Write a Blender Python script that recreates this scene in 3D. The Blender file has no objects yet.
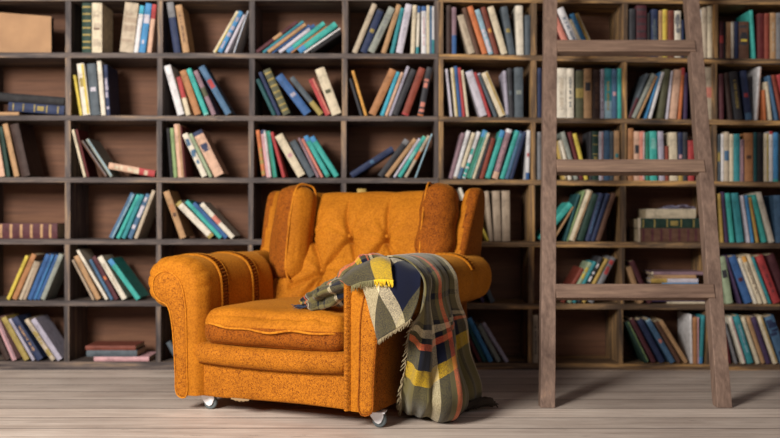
import bpy, bmesh, math, random
from math import sin, cos, pi, radians, sqrt, atan2, exp
from mathutils import Vector, Matrix, noise
random.seed(7)
S = bpy.context.scene
COL = S.collection
def lin(c):
    return tuple(((v/255)/12.92 if v/255 <= .04045 else ((v/255+.055)/1.055)**2.4) for v in c)
# ------------------------------------------------------------------ camera, light, exposure
F = 900.0; CH = 0.73; D = 4.35
cam = bpy.data.cameras.new('camera'); camo = bpy.data.objects.new('camera', cam); COL.objects.link(camo)
camo.location = (0, 0, CH); camo.rotation_euler = (pi/2, 0, 0)
cam.sensor_width = 36; cam.lens = F*36/780; cam.clip_start = .05
cam.dof.use_dof = True; cam.dof.focus_distance = 3.1; cam.dof.aperture_fstop = 1.5
S.camera = camo
w = bpy.data.worlds.new('world'); S.world = w; w.use_nodes = True
w.node_tree.nodes['Background'].inputs[0].default_value = (*lin((196, 172, 178)), 1)
w.node_tree.nodes['Background'].inputs[1].default_value = .13
def area(name, loc, target, sx, sy, power, col):
    l = bpy.data.lights.new(name, 'AREA'); l.shape = 'RECTANGLE'; l.size = sx; l.size_y = sy
    l.energy = power; l.color = col
    o = bpy.data.objects.new(name, l); COL.objects.link(o); o.location = loc
    o.rotation_euler = (Vector(target)-Vector(loc)).to_track_quat('-Z', 'Y').to_euler()
    return o
area('window_daylight', (-2.3, .3, 2.2), (-.1, 4.0, .6), 1.1, 1.3, 290, (1, .94, .86))
area('front_fill', (.9, -1.0, 2.3), (.5, 4.2, .9), 2.4, 1.6, 16, (1, .95, .93))  # added fill lamp behind the camera, not a window
S.view_settings.view_transform = 'Standard'; S.view_settings.look = 'None'
S.view_settings.exposure = 0.0; S.view_settings.gamma = 1; S.view_settings.use_curve_mapping = False

# ------------------------------------------------------------------ helpers
def P(px, py, Y):
    return Vector(((px-390)/F*Y, Y, CH-(py-219)/F*Y))
def tag(o, label=None, cat=None, group=None, kind=None):
    if label: o['label'] = label
    if cat: o['category'] = cat
    if group: o['group'] = group
    if kind: o['kind'] = kind
    return o
def empty(name, loc=(0, 0, 0), rz=0):
    o = bpy.data.objects.new(name, None); COL.objects.link(o); o.empty_display_size = .05
    o.location = loc; o.rotation_euler = (0, 0, rz); return o
class MB:
    def __init__(s): s.v = []; s.f = []; s.m = []; s.uv = {}
    def face(s, idx, m=0): s.f.append(tuple(idx)); s.m.append(m)
    def add(s, vs, fs, m=0):
        b = len(s.v); s.v += [tuple(q) for q in vs]
        for f in fs: s.f.append(tuple(i+b for i in f)); s.m.append(m)
    def box(s, x0, x1, y0, y1, z0, z1, m=0, M=None):
        vs = [Vector((x, y, z)) for z in (z0, z1) for y in (y0, y1) for x in (x0, x1)]
        if M: vs = [M @ q for q in vs]
        s.add(vs, [(0, 2, 3, 1), (4, 5, 7, 6), (0, 1, 5, 4), (2, 6, 7, 3), (0, 4, 6, 2), (1, 3, 7, 5)], m)
    def hexa(s, p, m=0):   # 8 points, ordered like box
        s.add(p, [(0, 2, 3, 1), (4, 5, 7, 6), (0, 1, 5, 4), (2, 6, 7, 3), (0, 4, 6, 2), (1, 3, 7, 5)], m)
    def grid(s, rows, m=0, close_u=False, close_v=False, caps=False):
        b = len(s.v); n = len(rows); k = len(rows[0])
        for r in rows: s.v += [tuple(q) for q in r]
        for i in range(n if close_v else n-1):
            for j in range(k if close_u else k-1):
                a = b+i*k+j; c = b+i*k+(j+1) % k; d = b+((i+1) % n)*k+(j+1) % k; e = b+((i+1) % n)*k+j
                s.face((a, c, d, e), m)
        if caps:
            s.face([b+j for j in range(k)][::-1], m); s.face([b+(n-1)*k+j for j in range(k)], m)
    def tube(s, pts, r, n=8, m=0, closed=False, caps=True):
        pts = [Vector(q) for q in pts]; rows = []; N = len(pts); up = Vector((0, 0, 1)); prev = None
        for i, q in enumerate(pts):
            a = pts[(i-1) % N] if (closed or i) else q; c = pts[(i+1) % N] if (closed or i < N-1) else q
            t = (c-a).normalized()
            if prev is None:
                prev = t.cross(up if abs(t.z) < .9 else Vector((1, 0, 0))).normalized()
            nn = (prev-t*prev.dot(t)).normalized(); prev = nn; bb = t.cross(nn)
            rr = r[i] if isinstance(r, (list, tuple)) else r
            rows.append([q+nn*cos(2*pi*j/n)*rr+bb*sin(2*pi*j/n)*rr for j in range(n)])
        s.grid(rows, m, close_u=True, close_v=closed, caps=(caps and not closed))
    def build(s, name, mats, parent=None, smooth=True, bevel=0, sub=0, autos=None):
        me = bpy.data.meshes.new(name); me.from_pydata(s.v, [], s.f)
        if not isinstance(mats, (list, tuple)): mats = [mats]
        for q in mats: me.materials.append(q)
        for p_, mi in zip(me.polygons, s.m): p_.material_index = mi; p_.use_smooth = smooth
        bm = bmesh.new(); bm.from_mesh(me); bmesh.ops.recalc_face_normals(bm, faces=bm.faces); bm.to_mesh(me); bm.free()
        o = bpy.data.objects.new(name, me); COL.objects.link(o)
        if parent: o.parent = parent
        if bevel:
            b = o.modifiers.new('bevel', 'BEVEL'); b.width = bevel; b.segments = 2; b.limit_method = 'ANGLE'
        if sub:
            b = o.modifiers.new('sub', 'SUBSURF'); b.levels = sub; b.render_levels = sub
        if autos:
            for p_ in me.polygons: p_.use_smooth = True
            b = o.modifiers.new('split', 'EDGE_SPLIT'); b.split_angle = radians(autos)
        return o
def catmull(pts, n, closed=False):
    pts = [Vector(q) for q in pts]; N = len(pts); out = []
    segs = N if closed else N-1
    for i in range(segs):
        p0 = pts[(i-1) % N] if (closed or i) else pts[0]*2-pts[1]
        p1 = pts[i]; p2 = pts[(i+1) % N]
        p3 = pts[(i+2) % N] if (closed or i < N-2) else pts[-1]*2-pts[-2]
        for k in range(n):
            t = k/n
            out.append(.5*((2*p1)+(p2-p0)*t+(2*p0-5*p1+4*p2-p3)*t*t+(3*p1-p0-3*p2+p3)*t**3))
    if not closed: out.append(pts[-1].copy())
    return out
def resample(pts, n, closed=False):
    q = pts+[pts[0]] if closed else pts
    L = [0]
    for a, b in zip(q, q[1:]): L.append(L[-1]+(b-a).length)
    out = []; j = 0; m = n if closed else n-1
    for i in range(n):
        d = L[-1]*i/m
        while j < len(L)-2 and L[j+1] < d: j += 1
        t = (d-L[j])/max(1e-9, L[j+1]-L[j]); out.append(q[j].lerp(q[j+1], min(1, max(0, t))))
    return out
# ------------------------------------------------------------------ materials
def newmat(name, rough=.6, spec=.3):
    m = bpy.data.materials.new(name); m.use_nodes = True
    b = m.node_tree.nodes['Principled BSDF']; b.inputs['Roughness'].default_value = rough
    b.inputs['Specular IOR Level'].default_value = spec
    return m, m.node_tree, b
def N(nt, kind, **kw):
    n = nt.nodes.new(kind)
    for k, v in kw.items():
        if k.startswith('i_'): n.inputs[k[2:].replace('_', ' ')].default_value = v
        else: setattr(n, k, v)
    return n
def ramp(nt, stops, interp='LINEAR'):
    r = nt.nodes.new('ShaderNodeValToRGB'); r.color_ramp.interpolation = interp
    e = r.color_ramp.elements
    while len(e) < len(stops): e.new(.5)
    for k, (p, c) in zip(e, stops): k.position = p; k.color = (*c, 1)
    return r
def wood(name, cols, axis='X', scale=1.0, rough=.62, bump=.25, coord='Object'):
    """cols: list of (pos, srgb) for the streak ramp; grain runs along axis"""
    m, nt, b = newmat(name, rough, .25); L = nt.links.new
    tc = N(nt, 'ShaderNodeTexCoord'); mp = N(nt, 'ShaderNodeMapping')
    st = {'X': (.9, 14, 14), 'Z': (14, 14, .9), 'Y': (14, .9, 14)}[axis]
    mp.inputs['Scale'].default_value = tuple(q*scale for q in st)
    L(tc.outputs[coord], mp.inputs[0])
    n1 = N(nt, 'ShaderNodeTexNoise', i_Scale=2.2, i_Detail=9, i_Roughness=.68, i_Distortion=.7)
    L(mp.outputs[0], n1.inputs['Vector'])
    r = ramp(nt, [(p, lin(c)) for p, c in cols]); L(n1.outputs['Fac'], r.inputs[0])
    n2 = N(nt, 'ShaderNodeTexNoise', i_Scale=9, i_Detail=6, i_Roughness=.7); L(mp.outputs[0], n2.inputs['Vector'])
    mx = N(nt, 'ShaderNodeMixRGB', blend_type='MULTIPLY', i_Fac=.55); L(r.outputs[0], mx.inputs[1])
    r2 = ramp(nt, [(.3, (.45, .45, .45)), (.62, (1.1, 1.1, 1.1))]); L(n2.outputs['Fac'], r2.inputs[0]); L(r2.outputs[0], mx.inputs[2])
    L(mx.outputs[0], b.inputs['Base Color'])
    bp = N(nt, 'ShaderNodeBump', i_Strength=bump, i_Distance=.004); L(n2.outputs['Fac'], bp.inputs['Height']); L(bp.outputs[0], b.inputs['Normal'])
    return m
GREYW = [(.34, (46, 42, 44)), (.46, (80, 72, 71)), (.55, (106, 94, 88)), (.65, (156, 130, 104))]
BROWNW = [(.34, (54, 46, 42)), (.45, (96, 78, 62)), (.53, (138, 110, 80)), (.62, (200, 156, 98))]
wood_grey = {a: wood('grey_stained_wood_'+a.lower(), GREYW, a) for a in 'XZ'}
wood_brown = {a: wood('worn_brown_wood_'+a.lower(), BROWNW, a) for a in 'XZ'}
wood_ladder = wood('ladder_wood', [(.28, (92, 74, 66)), (.45, (124, 102, 90)), (.6, (142, 118, 104)), (.76, (166, 134, 110))], 'Z', .9)
wood_rung = wood('rung_wood', [(.28, (92, 72, 62)), (.45, (128, 104, 90)), (.6, (148, 122, 104)), (.76, (172, 140, 112))], 'X', .9)
wood_back = wood('brown_back_board', [(.25, (88, 62, 50)), (.5, (110, 76, 58)), (.75, (124, 88, 66))], 'X', .5, .7, .05)

def floor_mat():
    m, nt, b = newmat('weathered_floor_boards', .55, .3); L = nt.links.new
    tc = N(nt, 'ShaderNodeTexCoord'); sx = N(nt, 'ShaderNodeSeparateXYZ'); L(tc.outputs['Object'], sx.inputs[0])
    # board index along y
    d = N(nt, 'ShaderNodeMath', operation='MULTIPLY_ADD'); d.inputs[1].default_value = 1/.165; d.inputs[2].default_value = -3.80/.165+40
    L(sx.outputs['Y'], d.inputs[0])
    fl = N(nt, 'ShaderNodeMath', operation='FLOOR'); L(d.outputs[0], fl.inputs[0])
    fr = N(nt, 'ShaderNodeMath', operation='FRACT'); L(d.outputs[0], fr.inputs[0])
    wn = N(nt, 'ShaderNodeTexWhiteNoise', noise_dimensions='1D'); L(fl.outputs[0], wn.inputs['W'])
    off = N(nt, 'ShaderNodeMath', operation='MULTIPLY_ADD'); off.inputs[1].default_value = 9; L(wn.outputs['Value'], off.inputs[0]); L(sx.outputs['X'], off.inputs[2])
    cb = N(nt, 'ShaderNodeCombineXYZ'); L(off.outputs[0], cb.inputs[0]); L(sx.outputs['Y'], cb.inputs[1]); L(fl.outputs[0], cb.inputs[2])
    mp = N(nt, 'ShaderNodeMapping'); mp.inputs['Scale'].default_value = (.8, 11, 1); L(cb.outputs[0], mp.inputs[0])
    n1 = N(nt, 'ShaderNodeTexNoise', i_Scale=2.0, i_Detail=10, i_Roughness=.72, i_Distortion=.9); L(mp.outputs[0], n1.inputs['Vector'])
    r = ramp(nt, [(.20, lin((112, 100, 92))), (.36, lin((190, 174, 162))), (.55, lin((218, 204, 192))), (.74, lin((238, 226, 214)))]); L(n1.outputs['Fac'], r.inputs[0])
    # tint per board
    t = ramp(nt, [(0, (.68, .67, .67)), (1, (1.05, 1.04, 1.03))]); L(wn.outputs['Value'], t.inputs[0])
    m1 = N(nt, 'ShaderNodeMixRGB', blend_type='MULTIPLY', i_Fac=1); L(r.outputs[0], m1.inputs[1]); L(t.outputs[0], m1.inputs[2])
    # big stains
    n3 = N(nt, 'ShaderNodeTexNoise', i_Scale=1.6, i_Detail=4, i_Roughness=.6); L(tc.outputs['Object'], n3.inputs['Vector'])
    r3 = ramp(nt, [(.35, (.74, .72, .72)), (.6, (1.03, 1.03, 1.03))]); L(n3.outputs['Fac'], r3.inputs[0])
    m2 = N(nt, 'ShaderNodeMixRGB', blend_type='MULTIPLY', i_Fac=.8); L(m1.outputs[0], m2.inputs[1]); L(r3.outputs[0], m2.inputs[2])
    # cracks and dark knots
    mp4 = N(nt, 'ShaderNodeMapping'); mp4.inputs['Scale'].default_value = (2.2, 26, 1); L(cb.outputs[0], mp4.inputs[0])
    n4 = N(nt, 'ShaderNodeTexNoise', i_Scale=1.7, i_Detail=6, i_Roughness=.75, i_Distortion=1.6); L(mp4.outputs[0], n4.inputs['Vector'])
    r4 = ramp(nt, [(.30, (.38, .34, .32)), (.40, (1, 1, 1))]); L(n4.outputs['Fac'], r4.inputs[0])
    m4 = N(nt, 'ShaderNodeMixRGB', blend_type='MULTIPLY', i_Fac=.85); L(m2.outputs[0], m4.inputs[1]); L(r4.outputs[0], m4.inputs[2]); m2 = m4
    # grooves
    g = ramp(nt, [(0, (.10, .09, .09)), (.05, (1, 1, 1)), (.96, (1, 1, 1)), (1, (.14, .12, .12))]); L(fr.outputs[0], g.inputs[0])
    m3 = N(nt, 'ShaderNodeMixRGB', blend_type='MULTIPLY', i_Fac=1); L(m2.outputs[0], m3.inputs[1]); L(g.outputs[0], m3.inputs[2])
    L(m3.outputs[0], b.inputs['Base Color'])
    bp = N(nt, 'ShaderNodeBump', i_Strength=.35, i_Distance=.004)
    ad = N(nt, 'ShaderNodeMath', operation='MULTIPLY_ADD'); ad.inputs[1].default_value = .5; L(n1.outputs['Fac'], ad.inputs[0]); L(g.outputs[0], ad.inputs[2])
    L(ad.outputs[0], bp.inputs['Height']); L(bp.outputs[0], b.inputs['Normal'])
    return m
# ------------------------------------------------------------------ room
m = MB(); m.box(-5, 5, -2.5, 4.80, -.06, 0); tag(m.build('floor', floor_mat(), smooth=False), kind='structure')
plaster, _, pb = newmat('plaster', .8); pb.inputs['Base Color'].default_value = (*lin((120, 108, 104)), 1)
m = MB(); m.box(-5, 5, 4.70, 4.80, 0, 2.9); tag(m.build('wall_back', plaster, smooth=False), kind='structure')

# ------------------------------------------------------------------ bookcases
DEPTH = .28
# shelf boards: top edge y at left and right end, thickness px
LEFT_X = [-110, 438.2]; RIGHT_X = [438.8, 890]
SH_L = [(-65, -65.5, 5), (-4, -4.5, 5), (52.0, 53.6, 5.2), (115, 116.1, 5), (176.9, 178.1, 5), (238.7, 239.6, 5.3), (300.0, 301.5, 5.4), (361.0, 363.0, 7)]
SH_R = [(-64, -62, 5), (-3.0, .5, 5), (53.6, 60.8, 5.4), (116.4, 121.6, 5), (178.9, 182.6, 5.2), (241.0, 243.6, 5.4), (303.4, 304.6, 5.4), (362.8, 365, 6)]
# divider spans (x0, x1) per row for every visible upright; rows 0..5
DIV = {
 -1: [(-26, -20.5)]*6,
 0: [(65.3, 70.8), (65.2, 70.6), (64.8, 70.4), (64.8, 70.0), (64.3, 69.6), (64, 69)],
 1: [(157.5, 162.6), (157.2, 162.3), (156.6, 161.6), (156.4, 161.4), (156, 161), (155.8, 160.5)],
 2: [(249.2, 254.6), (249.1, 254.5), (248.4, 253.6), (248.2, 253.2), (248, 253), (248, 253)],
 3: [(342.2, 347.9), (342, 347.3), (341.2, 346.2), (341, 346), (341, 346), (341, 346)],
 5: [(531, 536.6), (531, 536.4), (531, 535.6), (529.5, 535), (528.5, 534), (528.2, 532.2)],
 6: [(622.8, 627.8), (622.3, 627), (621.4, 626.6), (620.6, 626), (619.4, 624.5), (618.8, 623)],
 7: [(713, 718), (712.4, 717.2), (711.8, 716.8), (710.8, 715.8), (709.6, 714.6), (706.5, 711.5)],
 8: [(806, 812)]*6,
}
SIDES = [(434.4, 438.6), (438.9, 443.2)]
def sh_edge(case, i, px, bottom=False):
    T = SH_L if case == 0 else SH_R; X = LEFT_X if case == 0 else RIGHT_X
    a, b, th = T[i]; y = a+(b-a)*(px-X[0])/(X[1]-X[0])
    return y+(th if bottom else 0)
def zpx(py, Y=D): return CH-(py-219)/F*Y
def xpx(px, Y=D): return (px-390)/F*Y
for case, (label, WD) in enumerate([('tall dark grey open bookcase with square cubbies behind the armchair, the left one', wood_grey),
                                    ('tall worn brown open bookcase with square cubbies behind the wooden ladder', wood_brown)]):
    X = LEFT_X if case == 0 else RIGHT_X
    bc = empty('bookcase', (xpx(sum(X)/2), D+DEPTH/2, 0)); tag(bc, label, 'bookcase')
    off = bc.location
    T = SH_L if case == 0 else SH_R
    def place(mb, name, mat, bev=.0015):
        mb.v = [tuple(Vector(q)-off) for q in mb.v]
        return mb.build(name, mat, bc, smooth=False, bevel=bev)
    nseg = 60
    for i in range(len(T)):
        mb = MB(); rows = []
        x0, x1 = X; last = i == len(T)-1
        dz = 0
        for k in range(nseg+1):
            px = x0+(x1-x0)*k/nseg; x = xpx(px)
            zt = zpx(sh_edge(case, i, px)); zb = zpx(sh_edge(case, i, px, True))
            if last: zb = 0.0
            j = .0012*noise.noise(Vector((x*14, i*3.7, case)))+.0008*noise.noise(Vector((x*50, i, 2)))
            rows.append([(x, D-.002+j*1.5, zb-j*.6*(not last)), (x, D-.003-j, zt-.002), (x, D, zt), (x, D+DEPTH-.012, zt), (x, D+DEPTH-.012, zb)])
        mb.grid(rows, 0, close_u=True, caps=True)
        place(mb, 'shelf', WD['X'], 0)
    def upright(xs, z_lo, z_hi, name, yfront=D+.0015):
        mb = MB(); rows = []
        for k in range(15):
            t = k/14; z = z_lo+(z_hi-z_lo)*t
            a = xpx(xs[0][0]*(1-t)+xs[1][0]*t); b = xpx(xs[0][1]*(1-t)+xs[1][1]*t)
            j = .001*noise.noise(Vector((a*9, z*22, 1))); j2 = .001*noise.noise(Vector((b*9, z*22, 5)))
            rows.append([(a+j, yfront, z), (b+j2, yfront, z), (b, D+DEPTH-.012, z), (a, D+DEPTH-.012, z)])
        mb.grid(rows, 0, close_u=True, caps=True)
        return place(mb, name, WD['Z'], 0)
    ks = (-1, 0, 1, 2, 3) if case == 0 else (5, 6, 7, 8)
    for k in ks:
        for r in range(-1, 6):
            xs = DIV[k][max(0, r)]; mid = (xs[0]+xs[1])/2
            lo = zpx(sh_edge(case, r+2, mid))+.0003; hi = zpx(sh_edge(case, r+1, mid, True))-.0003
            upright((xs, xs), lo, hi, 'divider')
    z_top = zpx(T[0][0])+.0; 
    sd = [SIDES[0]] if case == 0 else [SIDES[1]]
    for r in range(-1, 6):
        xs = sd[0]; mid = sum(xs)/2
        upright((xs, xs), zpx(sh_edge(case, r+2, mid))+.0003, zpx(sh_edge(case, r+1, mid, True))-.0003, 'side_panel', D-.001)
    xo = X[0] if case == 0 else X[1]-6
    for r in range(-1, 6):
        xs = (xo, xo+5.5); mid = sum(xs)/2
        upright((xs, xs), zpx(sh_edge(case, r+2, mid))+.0003, zpx(sh_edge(case, r+1, mid, True))-.0003, 'side_panel', D)
    mb = MB(); mb.box(xpx(X[0]), xpx(X[1]), D+DEPTH-.011, D+DEPTH, 0.001, zpx(T[0][0])); place(mb, 'back_panel', wood_back)

# ------------------------------------------------------------------ books
PAL = dict(
 black=(34, 32, 36), charcoal=(58, 58, 64), slate=(84, 96, 106), grey=(128, 128, 132), greygreen=(150, 156, 146), olive=(92, 92, 66),
 navy=(40, 54, 92), blue=(44, 96, 158), brightblue=(50, 140, 200), steelblue=(70, 112, 150), paleblue=(150, 190, 208), cyan=(40, 176, 206),
 teal=(34, 146, 156), darkteal=(30, 88, 92), green=(38, 138, 112), turquoise=(40, 180, 170), aqua=(120, 200, 190), lightgreen=(142, 170, 110), palegreen=(160, 178, 142), darkgreen=(36, 66, 56),
 yellow=(222, 196, 50), mustard=(196, 160, 66), gold=(170, 148, 70), orange=(214, 116, 52), amber=(226, 160, 50), tan=(190, 146, 98), caramel=(184, 124, 72), peach=(222, 176, 146), salmon=(222, 132, 112),
 cream=(224, 208, 176), ivory=(232, 222, 202), beige=(196, 178, 152), kraft=(176, 154, 130), white=(228, 226, 228), lavender=(178, 172, 192), lilac=(206, 200, 214), pink=(214, 160, 166), mauve=(150, 118, 130),
 red=(186, 54, 56), brick=(150, 64, 44), darkred=(104, 34, 36), maroon=(92, 44, 52), purple=(74, 54, 92), brown=(104, 70, 52), darkbrown=(66, 46, 40), rust=(130, 62, 44))
WORD = dict(greygreen='grey green', brightblue='bright blue', steelblue='steel blue', paleblue='pale blue', darkteal='dark teal', lightgreen='light green', palegreen='pale green', darkgreen='dark green', darkred='dark red', darkbrown='dark brown', kraft='light brown')
_bm = {}
def book_mat(c):
    if c in _bm: return _bm[c]
    m, nt, b = newmat('book_'+c, .62, .25); L = nt.links.new
    tc = N(nt, 'ShaderNodeTexCoord'); n1 = N(nt, 'ShaderNodeTexNoise', i_Scale=38, i_Detail=5, i_Roughness=.65); L(tc.outputs['Object'], n1.inputs['Vector'])
    g_ = sum(lin(PAL[c]))/3; base = tuple((q*.86+g_*.14)*.80 for q in lin(PAL[c])); r = ramp(nt, [(.3, tuple(q*.62 for q in base)), (.5, base), (.75, tuple(min(1, q*1.2+.015) for q in base))])
    L(n1.outputs['Fac'], r.inputs[0]); L(r.outputs[0], b.inputs['Base Color']); _bm[c] = m; return m
pagem, nt, b = newmat('book_pages', .85, .1)
tc = N(nt, 'ShaderNodeTexCoord'); mp = N(nt, 'ShaderNodeMapping'); mp.inputs['Scale'].default_value = (900, 3, 3); nt.links.new(tc.outputs['Object'], mp.inputs[0])
n1 = N(nt, 'ShaderNodeTexNoise', i_Scale=1, i_Detail=2); nt.links.new(mp.outputs[0], n1.inputs['Vector'])
r = ramp(nt, [(.3, lin((170, 150, 122))), (.7, lin((214, 196, 164)))]); nt.links.new(n1.outputs['Fac'], r.inputs[0]); nt.links.new(r.outputs[0], b.inputs['Base Color'])

def make_book(t, h, dep, colour, style, name='book'):
    """upright book, spine facing -y, lowest left corner at origin; parts cover and pages"""
    root = empty(name)
    mats = [book_mat(colour)]; idx = {}
    def mi(c):
        if c not in idx: idx[c] = len(mats); mats.append(book_mat(c))
        return idx[c]
    c = min(.0022, t*.2); bul = min(.004, t*.16); n = 9
    def sy(x): u = 2*x/t-1; return -bul*(1-u*u)
    mb = MB()
    outer = [(0, dep)]+[(t*i/(n-1), sy(t*i/(n-1))) for i in range(n)]+[(t, dep)]
    inner = [(t-c, dep), (t-c, c*1.5), (c, c*1.5), (c, dep)]
    pr = outer+inner
    rows = [[(x, y, z) for x, y in pr] for z in (0, h*.5, h)]
    mb.grid(rows, 0, close_u=True)
    # end faces as quads between outer and inner
    for z in (0, h):
        b0 = len(mb.v); mb.v += [(x, y, z) for x, y in pr]
        no = len(outer)
        mb.face([b0+0, b0+1, b0+no+2, b0+no+3]); mb.face([b0+k for k in range(1, no-1)]+[b0+no+1, b0+no+2]); mb.face([b0+no-2, b0+no-1, b0+no, b0+no+1])
    def decal(u0, u1, z0, z1, col, lift=.0004):
        k = 5; xs = [t*(u0+(u1-u0)*i/(k-1)) for i in range(k)]
        lo = [(x, sy(x)-lift, h*z0) for x in xs]; hi = [(x, sy(x)-lift, h*z1) for x in xs]
        hb = [(x, sy(x)+.0004, h*z1) for x in xs]; lb = [(x, sy(x)+.0004, h*z0) for x in xs]
        mb.grid([lo, hi, hb, lb], mi(col), close_v=True)
    rnd = random.Random(int(t*1e6+h*1e5))
    for tok in style.split():
        k, col = tok.split(':'); fr = None
        if '.' in col: col, q = col.split('.'); fr = int(q)/100
        if k == 'h': decal(0, 1, 1-(fr or .14), 1, col)
        elif k == 'f': decal(0, 1, 0, (fr or .14), col)
        elif k == 'b':
            for q in (.08, .2, .34, .48, .62, .76, .9): decal(.06, .94, q, q+.035, col, .0008)
        elif k == 'g':
            for q in (.1, .3, .52, .72, .9): decal(.1, .9, q, q+.02, col, .0008)
            decal(.25, .75, .36, .48, col, .0008)
        elif k == 'l': decal(.14, .86, .55, .72, col)
        elif k == 'm': decal(.2, .8, .46, .54, col)
        elif k == 's': decal(.62, .9, .02, .98, col)
        elif k == 'r': decal(0, 1, .42, .62, col)
        elif k == 'p':
            for q in range(6):
                z = rnd.uniform(.03, .85); decal(rnd.uniform(0, .3), rnd.uniform(.6, 1), z, z+rnd.uniform(.05, .12), col, .0004+q*.00005)
        elif k == 't':
            z = rnd.uniform(.16, .24)
            while z < rnd.uniform(.74, .84):
                l = rnd.uniform(.02, .05); 
                decal(.34+rnd.uniform(-.04, .02), .66+rnd.uniform(-.02, .04), z, z+l*.62, col, .0007)
                z += l if rnd.random() < .8 else l*2
    cv = mb.build('cover', mats, root, autos=35)
    mb = MB(); q = c*.6; mb.box(c+.0001, t-c-.0001, c*1.5+.0001, dep-.003, min(.003, h*.02), h-min(.003, h*.02)); mb.build('pages', pagem, root, smooth=False)
    return root

ROWN = ['top', 'second', 'third', 'fourth', 'fifth', 'bottom']
COLN = ['first', 'second', 'third', 'fourth', 'fifth', 'sixth', 'seventh', 'eighth', 'ninth']
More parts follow.
